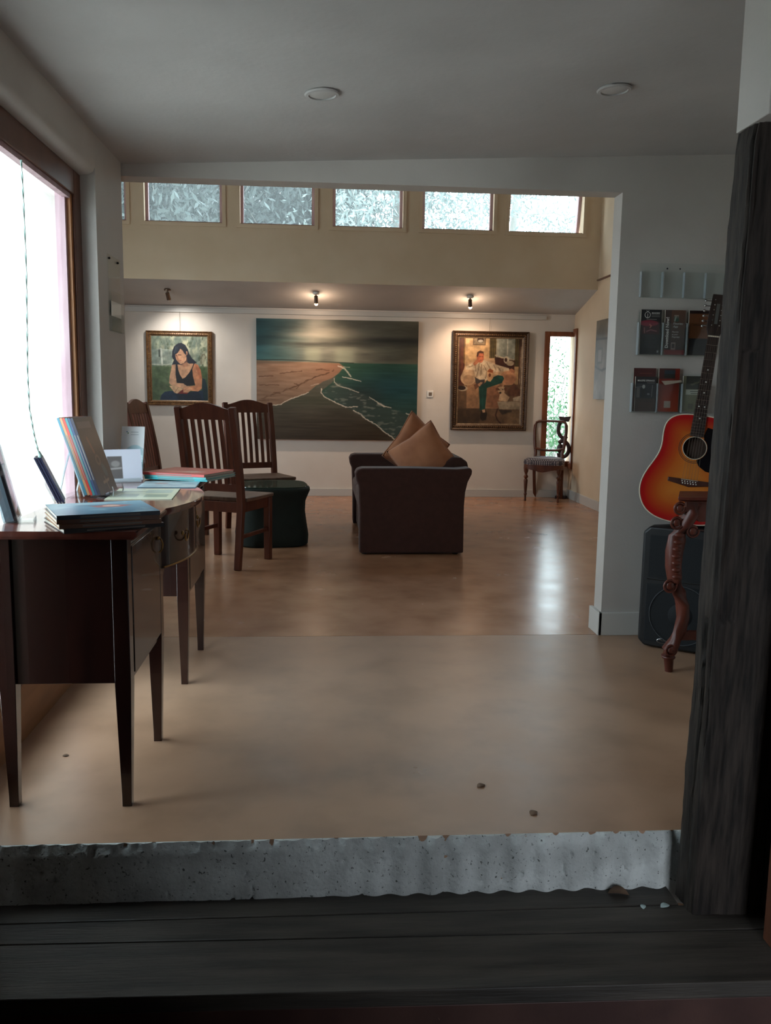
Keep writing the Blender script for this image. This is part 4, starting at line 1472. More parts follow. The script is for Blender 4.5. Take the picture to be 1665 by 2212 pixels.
pic = thing('seascape_painting', 'large unframed seascape canvas of beach and grey sea on back wall', 'painting', (0.155, YP, 0.617))
o = mkobj('painted_canvas', p.mesh('painted_canvas', 1.725, 1.272, gain=0.95), pic)
o.location = (0, -0.0365, 0)
boxes('stretcher_edge', [((-0.8625, -0.036, 0.0), (0.8625, 0.0, 1.272))], 'canvas_edge', pic)

# ---- portrait of a reading woman (255..1345, 205..1540)
p = Paint(180, 220, (255, 205, 1345, 1540), (140, 146, 122))
t = p.noise(70, 150, 5, 4)
p.C = lerp((104, 118, 104), (186, 184, 152), np.clip((t - 0.3) * 2.2, 0, 1)[..., None])
p.put(np.clip((520 - p.X) / 200, 0, 1), (92, 110, 96), 0.55)
p.put(np.clip((p.noise(40, 90, 15, 2) - 0.62) * 9, 0, 1), (72, 84, 62), 0.7)
p.put(p.poly([(255, 500), (430, 470), (660, 490), (660, 800), (255, 800)], 12), (128, 142, 134), 0.65)
p.put(p.rect(395, 480, 425, 640), (44, 54, 48), 0.8)
p.put(p.line([(445, 470), (462, 800)], 34), (196, 200, 186), 0.9)
p.put(p.line([(255, 795), (470, 805), (660, 780)], 20), (182, 186, 170), 0.8)
p.put(p.line([(360, 480), (660, 500)], 12), (178, 184, 170), 0.7)
p.put(p.line([(1215, 780), (1215, 640), (1245, 580), (1285, 580), (1310, 640)], 22), (118, 106, 82), 0.8)
p.put(p.rect(1235, 620, 1285, 780), (176, 168, 138), 0.7)
lawn = np.clip((p.Y - 810) / 40, 0, 1)
p.put(lawn, (74, 92, 56), 0.95)
p.C += ((p.noise(90, 130, 25, 4) - 0.5) * 46 * lawn)[..., None]
p.put(np.clip((p.Y - 1150) / 200, 0, 1) * np.clip((p.X - 255) / 200, 0, 1) * (p.noise(120, 120, 27) > 0.5), (66, 62, 42), 0.4)
p.put(p.poly([(1230, 1060), (1290, 1090), (1330, 1240), (1350, 1540), (1230, 1540)], 8), (20, 42, 46))                    # chair
p.put(p.poly([(400, 1540), (430, 1430), (500, 1360), (620, 1340), (900, 1380), (1240, 1320), (1260, 1540)], 10), (22, 40, 62))  # jeans
p.put(p.poly([(700, 1400), (1150, 1330), (1240, 1540), (760, 1540)], 30), (16, 24, 38), 0.8)
p.put(p.poly([(655, 640), (660, 520), (700, 420), (770, 360), (840, 345), (910, 385), (965, 480), (985, 560), (1040, 660), (1130, 745), (1090, 770), (990, 790), (940, 850), (720, 800), (650, 800), (690, 700)], 8), (26, 28, 40))  # hair
skin, shade = (196, 148, 112), (150, 98, 72)
p.put(p.poly([(760, 790), (830, 800), (930, 740), (985, 770), (1110, 765), (1190, 880), (1060, 1060), (1050, 1110), (720, 1110), (690, 1000), (720, 800)], 8), skin)
p.put(p.poly([(810, 770), (940, 640), (960, 820), (880, 850)], 16), shade, 0.6)
p.put(p.poly([(715, 610), (720, 560), (760, 500), (815, 465), (880, 500), (915, 570), (935, 640), (925, 700), (880, 760), (815, 785), (770, 740), (735, 690)], 6), (204, 152, 116))  # face
p.put(p.poly([(715, 610), (745, 560), (770, 640), (790, 740), (770, 740)], 14), (158, 106, 78), 0.7)
p.put(p.ell(935, 560, 20, 44, 8), (190, 136, 104))
p.put(p.poly([(690, 600), (720, 460), (790, 400), (830, 440), (800, 500), (760, 560), (715, 590)], 8), (30, 34, 46))
p.put(p.poly([(800, 420), (880, 430), (930, 540), (935, 600), (890, 560), (860, 500), (820, 470)], 6), (26, 28, 38))
p.put(p.line([(735, 430), (700, 560)], 14), (84, 104, 112), 0.5)
p.put(p.line([(770, 420), (730, 540)], 10), (74, 92, 104), 0.5)
p.put(p.line([(775, 592), (830, 596)], 16), (54, 34, 28), 0.9)
p.put(p.line([(725, 605), (745, 610)], 14), (54, 34, 28), 0.8)
p.put(p.line([(770, 600), (765, 660), (780, 675)], 10), (150, 96, 70), 0.7)
p.put(p.line([(790, 712), (832, 708)], 12), (168, 84, 70), 0.9)
p.put(p.poly([(720, 800), (755, 790), (770, 900), (800, 1000), (850, 1085), (900, 1060), (980, 960), (1030, 870), (1070, 760), (1090, 765), (1045, 880), (1050, 1000), (1095, 1210), (940, 1230), (740, 1180), (715, 1000)], 6), (24, 18, 20))  # top
p.put(p.poly([(650, 800), (720, 790), (716, 900), (715, 1060), (740, 1180), (620, 1210), (585, 1180), (600, 1040), (630, 900)], 8), (190, 146, 114))   # arm left
p.put(p.poly([(1085, 770), (1150, 790), (1205, 900), (1232, 1080), (1222, 1280), (1150, 1345), (1000, 1330), (900, 1380), (840, 1370), (930, 1240), (1095, 1220), (1050, 1000), (1045, 880)], 8), (198, 132, 92))
p.put(p.poly([(1085, 770), (1150, 790), (1205, 900), (1232, 1080), (1180, 1080), (1130, 900)], 14), (168, 92, 60), 0.6)
p.put(p.poly([(600, 1200), (700, 1170), (860, 1180), (940, 1240), (860, 1280), (700, 1260)], 8), (206, 158, 122))
p.put(p.poly([(745, 1395), (860, 1290), (960, 1330), (940, 1400)], 8), (120, 36, 26))
p.put(p.poly([(590, 1235), (690, 1225), (760, 1270), (870, 1290), (740, 1395), (690, 1380)], 6), (206, 168, 128))
p.put(p.line([(690, 1380), (760, 1270)], 10), (120, 84, 60), 0.7)
p.put(p.poly([(860, 1250), (960, 1230), (1040, 1290), (960, 1370), (860, 1370)], 10), (206, 150, 112))
p.put(p.line([(880, 1320), (960, 1270)], 8), (150, 92, 66), 0.7)
p.mul(0.72 + 0.42 * p.noise(60, 60, 77, 4))
pic = thing('portrait_painting', 'gilt-framed portrait of a dark-haired woman reading a book', 'painting', (-1.515, YP, 0.965))
W_, H_ = 0.685, 0.775


def frame(pic, W_, H_, fw, mt, mt2, lip, depth=0.035):
    """four mitred moulding pieces and an inner slip"""
    prof = [(0.0, 0.0), (0.0, depth), (fw * 0.18, depth * 1.25), (fw * 0.42, depth * 0.85), (fw * 0.75, depth * 0.95), (fw, depth * 0.55), (fw, 0.0)]
    corners = [(-W_ / 2, 0), (W_ / 2, 0), (W_ / 2, H_), (-W_ / 2, H_)]
    ins = [(1, 1), (-1, 1), (-1, -1), (1, -1)]
    for k in range(4):
        j = (k + 1) % 4
        b = MB()
        b.rings([[(corners[q][0] + ins[q][0] * d, -y, corners[q][1] + ins[q][1] * d) for d, y in prof] for q in (k, j)])
        o = b.build('frame_moulding', mt, pic)
        # raised carved beading along the moulding
        bd = MB()
        L_ = (W_ if k % 2 == 0 else H_) - 2 * fw * 0.6
        n = int(L_ / 0.022)
        for q in range(n):
            t = (q + 0.5) / n
            d = fw * 0.6
            x = corners[k][0] + ins[k][0] * d + (corners[j][0] + ins[j][0] * d - corners[k][0] - ins[k][0] * d) * t
            z = corners[k][1] + ins[k][1] * d + (corners[j][1] + ins[j][1] * d - corners[k][1] - ins[k][1] * d) * t
            bd.ball((x, -depth * 0.92, z), fw * 0.13, 6, sc=(1, 0.7, 1))
        tag(bd.build('carved_beading', mt2, o, smooth=60), kind='stuff')
    for k in range(4):
        j = (k + 1) % 4
        b = MB()
        a_, c_ = fw, fw + lip
        b.rings([[(corners[q][0] + ins[q][0] * d, -y, corners[q][1] + ins[q][1] * d) for d, y in ((a_ - 0.004, 0.0), (a_ - 0.004, depth * 0.62), (c_, depth * 0.45), (c_, 0.0))] for q in (k, j)])
        b.build('inner_slip', 'silverlip', pic)


frame(pic, W_, H_, 0.046, 'gilt', 'gilt', 0.006)
o = mkobj('painted_canvas', p.mesh('painted_canvas', W_ - 0.098, H_ - 0.098, gain=1.05), pic)
o.location = (0, -0.012, 0.049)

# ---- portrait of a man in an armchair with two dogs (245..1385, 255..1810)
p = Paint(190, 260, (245, 255, 1385, 1810), (150, 118, 84))
p.vgrad(255, 900, (226, 186, 134), (186, 148, 104))
p.put(p.rect(245, 255, 355, 1130), (86, 44, 30))
p.put(p.line([(345, 255), (345, 700)], 26), (128, 96, 52), 0.9)
p.put(p.line([(300, 255), (310, 900)], 20), (120, 66, 44), 0.6)
p.put(p.rect(495, 255, 725, 385), (120, 96, 70))
p.put(p.rect(515, 255, 705, 365), (160, 140, 112))
p.put(p.ell(630, 290, 60, 50), (70, 50, 38))
p.put(p.ell(632, 310, 46, 26), (214, 204, 184))
p.put(p.rect(920, 255, 1270, 640), (150, 154, 140))
p.put(p.line([(1120, 255), (1125, 540)], 22), (198, 194, 176), 0.9)
p.put(p.line([(945, 255), (950, 560)], 20), (190, 184, 164), 0.8)
for x0, x1 in ((800, 915), (1260, 1345)):
    p.put(p.rect(x0, 255, x1, 760 if x0 > 1000 else 640), (70, 60, 34))
    for k in range(3):
        p.put(p.line([(x0 + 22 + 34 * k, 255), (x0 + 18 + 34 * k, 640)], 10), (134, 112, 66), 0.8)
p.put(p.rect(1335, 255, 1400, 1300), (92, 62, 44))
p.put(p.line([(1375, 400), (1360, 1150)], 16), (176, 160, 136), 0.8)
p.put(p.poly([(900, 590), (1260, 640), (1260, 900), (900, 760)], 6), (66, 34, 24))
p.put(p.line([(910, 560), (990, 590), (1240, 640)], 26, 8, 3), (196, 180, 152), 0.9)
p.put(p.ell(1110, 640, 50, 66), (204, 190, 164))
p.put(p.ell(1100, 640, 26, 36), (70, 44, 32))
p.put(p.ell(1180, 700, 70, 46), (176, 158, 130))
p.put(p.poly([(245, 1120), (1400, 1080), (1400, 1815), (245, 1815)], 30), (112, 84, 60))   # floor
p.C += ((p.noise(160, 60, 7, 3) - 0.5) * 26)[..., None]
p.put(p.poly([(245, 1530), (700, 1540), (640, 1815), (245, 1815)], 40), (70, 52, 36), 0.8)
p.put(p.poly([(420, 1050), (1100, 900), (1060, 1340), (980, 1530), (410, 1530), (400, 1160)], 10), (172, 128, 92))  # chair front
p.put(p.poly([(770, 1150), (1050, 1100), (990, 1520), (770, 1510)], 16), (140, 92, 66), 0.8)
p.put(p.poly([(310, 900), (380, 720), (700, 620), (890, 612), (910, 720), (1180, 830), (1000, 960), (560, 1060)], 14), (206, 168, 128))  # chair back
p.put(p.ell(425, 980, 138, 130, 0, 0.08), (208, 172, 132))
p.put(p.ell(430, 1010, 100, 90, 0, 0.2), (176, 136, 100), 0.8)
p.put(p.ell(1150, 970, 155, 130, 0, 0.08), (194, 140, 102))
p.put(p.ell(1170, 990, 110, 90, 0, 0.3), (160, 108, 78), 0.7)
shirt = p.poly([(365, 830), (380, 770), (520, 690), (560, 660), (620, 700), (700, 650), (830, 690), (900, 720), (1160, 790), (1170, 830), (1000, 850), (880, 860), (850, 1000), (640, 1030), (560, 950), (520, 830)], 8)
p.put(shirt, (214, 190, 156))
for pts in ([(620, 720), (600, 860), (580, 950)], [(700, 740), (760, 860), (740, 980)], [(540, 700), (560, 850)], [(760, 700), (830, 820)], [(880, 740), (930, 830)], [(430, 780), (490, 760)], [(660, 740), (650, 930)], [(970, 780), (1010, 840)]):
    p.put(p.line(pts, 20, 10, 9) * shirt, (142, 116, 88), 0.7)
p.put(p.poly([(500, 720), (560, 640), (600, 620), (620, 680), (540, 760)], 8), (196, 126, 88))  # raised hand
p.put(p.ell(632, 590, 66, 105, -6, 0.1), (186, 104, 72))
p.put(p.poly([(565, 580), (575, 510), (630, 478), (690, 500), (700, 570), (680, 530), (610, 530), (590, 600)], 8), (78, 46, 30))
p.put(p.ell(640, 660, 42, 40, 0, 0.3), (206, 120, 84), 0.8)
p.put(p.line([(618, 590), (640, 588)], 12), (70, 36, 26), 0.8)
p.put(p.line([(662, 588), (682, 592)], 12), (70, 36, 26), 0.8)
p.put(p.line([(628, 655), (668, 655)], 8), (128, 58, 44), 0.8)
p.put(p.ell(1220, 835, 52, 32, 25), (184, 122, 88))
p.put(p.poly([(545, 960), (640, 1010), (730, 1000), (720, 1090), (600, 1130), (560, 1060)], 10), (70, 62, 58))
jeans = (26, 70, 60)
p.put(p.poly([(720, 1080), (780, 1000), (960, 920), (1050, 930), (1078, 980), (1040, 1060), (900, 1110), (760, 1160), (640, 1200), (620, 1130)], 8), jeans)
p.put(p.poly([(620, 1110), (770, 1120), (765, 1300), (750, 1540), (650, 1570), (640, 1360)], 8), jeans)
p.put(p.line([(690, 1180), (700, 1540)], 30), (44, 96, 84), 0.5)
p.put(p.line([(960, 950), (1040, 980)], 24), (44, 94, 80), 0.5)
p.put(p.poly([(530, 1100), (640, 1060), (690, 1050), (650, 1110), (560, 1190)], 8), (110, 70, 48))
p.put(p.poly([(600, 1100), (650, 1050), (690, 1060), (640, 1130)], 6), (206, 158, 122))
p.put(p.poly([(680, 1560), (750, 1540), (790, 1620), (770, 1740), (700, 1760), (660, 1700)], 8), (44, 30, 22))
p.put(p.poly([(690, 1560), (745, 1545), (755, 1600), (710, 1610)], 6), (196, 152, 118))
p.put(p.poly([(765, 850), (800, 810), (860, 820), (890, 900), (880, 970), (830, 1040), (780, 1030), (770, 960)], 8), (214, 166, 118))  # small dog
p.put(p.poly([(770, 850), (810, 805), (880, 830), (870, 880), (800, 870)], 8), (166, 92, 52))
p.put(p.ell(815, 920, 22, 34), (122, 68, 42))
p.put(p.poly([(940, 1160), (1000, 1130), (1070, 1125), (1130, 1160), (1100, 1200), (1090, 1240), (1190, 1320), (1150, 1400), (990, 1380), (1010, 1260), (970, 1210)], 8), (212, 176, 138))  # white dog
p.put(p.ell(965, 1175, 34, 26, 20), (96, 58, 38))
p.put(p.ell(1112, 1170, 26, 34), (104, 62, 42))
p.put(p.ell(1018, 1240, 20, 18), (40, 26, 22))
p.put(p.ell(1000, 1185, 12, 10), (44, 28, 22))
p.put(p.ell(1060, 1180, 12, 10), (44, 28, 22))
p.put(p.poly([(1140, 1200), (1260, 1060), (1385, 1180), (1385, 1290), (1180, 1300)], 10), (98, 62, 44))
p.put(p.poly([(965, 1400), (1250, 1395), (1385, 1400), (1385, 1540), (1010, 1540)], 8), (168, 150, 124))     # magazine
p.put(p.poly([(1250, 1330), (1385, 1290), (1385, 1390), (1260, 1390)], 8), (188, 170, 144))
p.put(p.poly([(990, 1545), (1240, 1560), (1230, 1600), (1060, 1640)], 8), (58, 44, 36))
p.put(p.poly([(1150, 1600), (1385, 1540), (1385, 1815), (1150, 1815)], 20), (134, 108, 78), 0.6)
p.put(p.line([(975, 1540), (945, 1650), (980, 1740), (1040, 1800)], 26), (62, 34, 24), 0.95)
p.put(p.ell(330, 1170, 90, 50), (190, 168, 138))
p.put(p.ell(310, 1160, 74, 40), (48, 32, 26))
p.mul(0.58 + 0.52 * p.noise(70, 70, 78, 4))
pic = thing('portrait_painting', 'carved dark gilt-framed portrait of a man in an armchair with dogs', 'painting', (1.808, YP, 0.738))
frame(pic, 0.835, 1.065, 0.062, 'giltdark', 'gilt', 0.012, 0.04)
o = mkobj('painted_canvas', p.mesh('painted_canvas', 0.835 - 0.145, 1.065 - 0.145, gain=0.9), pic)
o.location = (0, -0.014, 0.0725)

# ---- monochrome canvas on the right wall
p = Paint(90, 110, (0, 0, 100, 120), (92, 88, 78))
p.C = lerp((52, 48, 42), (150, 142, 126), p.noise(24, 34, 4, 4)[..., None])
p.put(p.line([(0, 28), (60, 30), (100, 34)], 3), (40, 36, 32), 0.8)
p.put(p.rect(8, 42, 26, 66), (70, 66, 58), 0.8)
p.put(p.rect(11, 45, 23, 63), (136, 130, 116), 0.8)
p.put(p.line([(0, 70), (30, 78), (60, 70), (100, 90)], 3, 4, 6), (44, 40, 36), 0.8)
pic = thing('wall_painting', 'grey monochrome canvas on the right wall, half hidden by the white jamb', 'painting', (XR - 0.003, 8.05, 1.10), (0, 0, R(-90)))
o = mkobj('painted_canvas', p.mesh('painted_canvas', 0.86, 0.765), pic)
o.location = (0, -0.0305, 0)
boxes('stretcher_edge', [((-0.43, -0.03, 0), (0.43, 0.0, 0.765))], 'canvas_edge', pic)

for x, z0, lb in ((-1.505, 1.738, 'thin hanging wire above the portrait of the woman'), (1.79, 1.80, 'thin hanging wire above the portrait of the man')):
    b = MB()
    b.tube([(x, YB - 0.030, z0), (x, YB - 0.031, 1.945)], 0.0016, 5)
    tag(b.build('hanging_wire', 'steel'), lb, 'wire', 'picture wires')

# light switch plate
ls = thing('light_switch', 'small square white switch plate between the seascape and the man portrait', 'switch', (1.163, YB - 0.0005, 1.088))
boxes('plate', [((-0.034, -0.009, 0), (0.034, 0, 0.07))], 'white', ls, bevel=0.003)
boxes('rocker', [((-0.017, -0.0125, 0.017), (0.017, -0.009, 0.053))], plain('grey_rocker', (120, 108, 96), 0.5), ls, bevel=0.002)

# ---- ceiling spot lamps on the low ceiling
for k, (x, aim, col, en, lb) in enumerate(((-1.545, (0.14, 0.60, -1.0), (1.0, 0.95, 0.89), 33, 'small ceiling spotlight above the portrait of the woman'),
                                       (-0.075, (0.03, 0.36, -1.0), (1.0, 0.70, 0.48), 50, 'small ceiling spotlight with glowing bulb above the seascape'),
                                       (1.49, (0.12, 0.42, -1.0), (1.0, 0.70, 0.48), 44, 'small ceiling spotlight with glowing bulb above the man portrait'))):
    y = 8.86
    z = 2.18 - (y - YC) * 0.18 / (YB - YC)
    t = thing('ceiling_spotlight', lb, 'spotlight', (x, y, z), (0, 0, 0), 'ceiling spotlights')
    b = MB()
    b.lathe([(0.028, 0.006), (0.034, -0.004), (0.032, -0.016), (0.012, -0.022)], 18)
    b.build('rose', 'white' if k else 'lampmetal', t, smooth=40)
    d = Vector(aim).normalized()
    a = Vector((0, 0, -0.022))
    j = a + Vector((0, 0, -0.022))
    b = MB()
    b.tube([tuple(a), tuple(j)], 0.007, 8)
    b.build('arm', 'lampmetal', t, smooth=50)
    b = MB()
    q = d.to_track_quat('Z', 'Y').to_matrix().to_4x4()
    mx = Matrix.Translation(j) @ q
    b.lathe([(0.012, -0.015), (0.019, -0.008), (0.020, 0.05), (0.022, 0.062)], 16, mx=mx)
    b.build('head', 'lampmetal', t, smooth=40)
    b = MB()
    b.ball((0, 0, 0.068), 0.019, 12, mx=mx)
    b.build('bulb', 'bulb' if k else 'bulboff', t, smooth=60)
    l = bpy.data.lights.new('spot_glow', 'SPOT')
    l.energy = en
    l.color = col
    l.spot_size = R(125)
    l.spot_blend = 0.9
    l.shadow_soft_size = 0.02
    lo = bpy.data.objects.new('spot_glow', l)
    COL.objects.link(lo)
    lo.parent = t
    if k:      # the bare bulbs also glow sideways
        l2 = bpy.data.lights.new('bulb_glow', 'POINT')
        l2.energy = 5.0
        l2.color = col
        l2.shadow_soft_size = 0.02
        l3 = bpy.data.objects.new('bulb_glow', l2)
        COL.objects.link(l3)
        l3.parent = t
        l3.location = j + d * 0.125
    lo.matrix_local = Matrix.Translation(j + d * 0.095) @ d.to_track_quat('-Z', 'Y').to_matrix().to_4x4()

# ---- flush downlights in the front ceiling
for x, y, lb in ((-0.008, 3.065, 'round white flush downlight in the ceiling, left of the two'), (0.992, 3.05, 'round white flush downlight in the ceiling, right of the two')):
    t = thing('downlight', lb, 'light', (x, y, CZ(x) - 0.001), (0, R(-2.75), 0), 'flush downlights')
    b = MB()
    b.lathe([(0.058, 0.0), (0.060, -0.004), (0.056, -0.008), (0.046, -0.009), (0.045, -0.004)], 32)
    b.build('ring', 'ceil', t, smooth=30)
    b = MB()
    b.lathe([(0.0445, -0.0042), (0.040, -0.006), (0.001, -0.007)], 32)
    b.build('lens', plain('frosted_lens', (190, 187, 183), 0.4), t, smooth=30)

# ================================================================== WALL BROCHURES
YW = YL - 0.001


def holder(name, label, x0, x1, z0, z1, n, depth=0.026, lean=0.0):
    t = thing(name, label, 'holder', (0, 0, 0))
    boxes('back_plate', [((x0, YW - 0.003, z0), (x1, YW, z1))], 'acrylic', t)
    boxes('base', [((x0, YW - depth, z0 - 0.003), (x1, YW - 0.003, z0))], 'acrylic', t)
    wdt = (x1 - x0) / n
    for k in range(n):
        boxes('pocket_front', [((x0 + k * wdt + 0.002, YW - depth - 0.002, z0 - 0.003), (x0 + (k + 1) * wdt - 0.002, YW - depth, z0 + (z1 - z0) * 0.74))], 'acrylic', t)
    for k in range(n + 1):
        xx = x0 + k * wdt
        boxes('divider', [((xx - 0.0015, YW - depth, z0), (xx + 0.0015, YW - 0.003, z0 + (z1 - z0) * 0.74))], 'acryl_edge', t)
    return t


def brochure(label, x, z, w, h, p, depth=0.014, cat='brochure', tilt=0.0):
    t = thing('brochure', label, cat, (x, YW - depth - 0.006, z), (R(-1.0), R(tilt), 0))
    mkobj('printed_cover', p.mesh('printed_cover', w, h, 'print'), t)
    boxes('paper_block', [((-w / 2, 0.0004, 0), (w / 2, depth * 0.6, h))], 'paper', t)
    return t


def note(t, body, size, x, z, m, rot=0.0, shear=0.0, bold=0.0, align='LEFT'):
    return text_mesh('lettering', body, size, t, m, (x, -0.0006, z), (R(90), R(rot), 0), align, shear, bold, 0.0001)


M['ink_w'] = plain('white_ink', (206, 204, 198), 0.5)
M['ink_g'] = plain('grey_ink', (128, 124, 118), 0.5)
M['ink_d'] = plain('dark_ink', (30, 28, 28), 0.5)

# empty clear holder: back plate with four shallow pockets and two screws
eh = holder('brochure_holder', 'empty clear acrylic brochure holder, topmost of the three', 1.440, 1.845, 1.592, 1.745, 4, 0.024)
for x in (1.565, 1.625):
    b = MB()
    b.lathe([(0.004, 0), (0.003, 0.002)], 10, (0, 0, 0), mx=Matrix.Translation((x, YW - 0.004, 1.722)) @ Matrix.Rotation(R(90), 4, 'X'))
    b.build('screw', 'dark', eh)
holder('brochure_holder', 'clear acrylic brochure holder, middle of the three, full of dark brochures', 1.440, 1.782, 1.332, 1.53, 3)
holder('brochure_holder', 'clear acrylic brochure holder, lowest of the three, with orange brochure', 1.425, 1.782, 1.070, 1.25, 3)

p = Paint(70, 140, (0, 0, 100, 205), (16, 16, 20))
p.vgrad(0, 205, (18, 18, 22), (26, 30, 36))
p.put(p.rect(6, 52, 92, 112), (58, 16, 26))
p.put(p.ell(40, 62, 46, 14), (130, 30, 52), 0.9)
p.put(p.line([(44, 68), (52, 74), (46, 82)], 5), (190, 120, 100), 0.9)
p.put(p.line([(30, 100), (50, 92), (78, 98)], 5), (150, 100, 104), 0.9)
p.put(p.line([(18, 84), (20, 106)], 5), (166, 118, 112), 0.8)
p.put(p.rect(6, 112, 96, 200), (24, 27, 32), 0.9)
for k in range(9):
    p.put(p.line([(22, 118 + 7 * k), (78 if k % 3 else 60, 118 + 7 * k)], 1.6), (92, 96, 100), 0.6)
p.put(p.rect(84, 186, 92, 196), (176, 176, 176), 0.9)
t = brochure('black brochure with white ring emblem and red photo, leftmost in the middle holder', 1.498, 1.3345, 0.096, 0.202, p)
b = MB()
b.tube([(-0.018 + 0.0125 * math.cos(2 * PI * k / 28), -0.0006, 0.178 + 0.0135 * math.sin(2 * PI * k / 28)) for k in range(28)], 0.0012, 5, closed=True, ref=(0, 1, 0))
b.tube([(-0.018, -0.0006, 0.165), (-0.0175, -0.0006, 0.184)], 0.001, 5)
b.tube([(-0.024, -0.0006, 0.1975), (-0.018, -0.0006, 0.192), (-0.012, -0.0006, 0.1975)], 0.001, 5)
b.build('emblem', 'ink_w', t)
note(t, 'MAKERS', 0.0105, 0.0, 0.183, 'ink_w', shear=0.25, bold=0.0002)
for zz in (0.177, 0.170):
    boxes('print_line', [((0.0, -0.0008, zz), (0.040, -0.0004, zz + 0.002))], 'ink_g', t)
boxes('print_line', [((-0.022, -0.0008, 0.157), (0.026, -0.0004, 0.1595))], 'ink_g', t)

p = Paint(70, 140, (0, 0, 100, 205), (66, 40, 30))
p.vgrad(0, 205, (92, 58, 40), (46, 38, 38))
p.put(p.rect(0, 0, 30, 205), (44, 32, 32), 0.7)
p.put(p.rect(42, 24, 66, 52), (90, 96, 88), 0.9)
p.put(p.line([(52, 30), (47, 50)], 4), (170, 190, 170), 0.9)
p.put(p.poly([(54, 38), (66, 36), (66, 52), (50, 52)]), (34, 72, 58), 0.9)
p.put(p.rect(44, 22, 66, 28), (150, 130, 116), 0.9)
p.put(p.rect(34, 148, 56, 182), (150, 134, 126), 0.9)
p.put(p.rect(38, 154, 52, 174), (52, 42, 42), 0.95)
p.put(p.rect(0, 182, 100, 205), (118, 34, 38), 0.9)
t = brochure('brown brochure reading Download Now, middle one in the middle holder', 1.612, 1.3345, 0.096, 0.202, p)
note(t, 'Download Now!', 0.0205, -0.030, 0.030, 'ink_w', rot=-90, bold=0.0007)
note(t, 'Fleurieu', 0.0140, -0.010, 0.137, 'ink_w', shear=0.15)
note(t, 'App', 0.0140, -0.010, 0.1235, 'ink_w', shear=0.15)
for q, s_ in enumerate(('Fleurieu', 'at your', 'Fingertips')):
    note(t, s_, 0.0095, -0.014, 0.101 - 0.0115 * q, 'ink_w', shear=0.25)

p = Paint(70, 140, (0, 0, 100, 205), (110, 66, 40))
p.put(p.rect(0, 0, 100, 14), (40, 24, 24))
p.put(p.rect(0, 128, 100, 205), (26, 26, 30))
p.put(p.line([(50, 34), (50, 56)], 2), (70, 40, 24), 0.8)
p.put(p.line([(24, 66), (76, 66)], 4), (60, 36, 24), 0.8)
brochure('tan and black brochure behind the guitar head, rightmost in the middle holder', 1.725, 1.3345, 0.096, 0.202, p)

# lower row
p = Paint(80, 130, (0, 0, 100, 160), (44, 38, 40))
p.vgrad(0, 160, (38, 34, 38), (56, 42, 40))
p.put(p.rect(0, 26, 100, 100), (34, 36, 44))
p.put(p.rect(6, 52, 22, 96), (120, 112, 104), 0.7)
p.put(p.rect(28, 58, 46, 98), (20, 18, 18), 0.9)
p.put(p.line([(82, 40), (80, 92)], 3), (140, 138, 140), 0.8)
p.put(p.rect(58, 76, 70, 84), (150, 150, 150), 0.7)
p.put(p.line([(0, 50), (36, 46)], 3), (150, 144, 140), 0.7)
p.put(p.ell(40, 46, 7, 9), (190, 186, 180), 0.9)
p.put(p.rect(0, 100, 100, 160), (58, 40, 36), 0.9)
for k in range(5):
    p.put(p.line([(16, 122 + 8 * k), (84, 122 + 8 * k)], 1.8), (104, 70, 58), 0.7)
t = brochure('dark brochure titled Magpie Springs, leftmost in the lowest holder', 1.490, 1.0735, 0.098, 0.16, p)
note(t, 'MAGPIE SPRINGS', 0.0108, 0.0, 0.138, 'ink_w', align='CENTER', bold=0.0002)
boxes('print_line', [((0.004, -0.0008, 0.130), (0.042, -0.0004, 0.1325))], 'ink_g', t)
p = Paint(60, 60, (0, 0, 100, 100), (74, 24, 24))
for k in range(6):
    p.put(p.line([(28, 12 + 9 * k), (80, 12 + 9 * k)], 2), (120, 60, 54), 0.7)
t = brochure('dark red brochure standing taller behind the Magpie Springs one', 1.487, 1.0735, 0.106, 0.199, p, 0.006)
t.location.y = YW - 0.0095
p = Paint(60, 130, (0, 0, 100, 200), (150, 52, 28))
p.vgrad(60, 200, (120, 34, 22), (164, 60, 30))
p.put(p.rect(0, 0, 78, 48), (74, 30, 26))
p.put(p.rect(26, 8, 78, 26), (40, 54, 66))
p.put(p.rect(26, 26, 78, 44), (32, 34, 28))
p.put(p.rect(30, 150, 62, 182), (168, 150, 136))
t = brochure('orange red brochure with pale square, middle one in the lowest holder', 1.601, 1.0735, 0.098, 0.199, p, 0.010)
p = Paint(60, 60, (0, 0, 100, 100), (170, 156, 140))
sl = thing('folded_flyer', 'pale folded flyer lying slanted over the orange brochure', 'flyer', (1.605, YW - 0.031, 1.198), (R(-14), R(-4), 0))
b = MB()
b.prism([(-0.045, 0.02), (0.052, 0.018), (0.05, 0.009), (-0.03, 0.0)], -0.0012, 0.0, 'y')
b.build('paper', mat('cream_paper', (176, 160, 142), rough=0.7), sl)
p = Paint(70, 120, (0, 0, 100, 170), (110, 108, 84))
p.put(p.rect(14, 0, 100, 62), (36, 40, 32))
p.put(p.line([(40, 40), (90, 24)], 9, 4, 3), (92, 92, 70), 0.8)
p.put(p.rect(14, 64, 100, 88), (176, 176, 160))
p.put(p.line([(36, 72), (80, 72)], 3), (40, 40, 40), 0.9)
p.put(p.line([(40, 82), (74, 82)], 3), (60, 60, 50), 0.9)
p.put(p.rect(28, 130, 52, 155), (80, 78, 62), 0.8)
brochure('olive green brochure half hidden behind the guitar neck, in the lowest holder', 1.717, 1.0735, 0.098, 0.166, p)

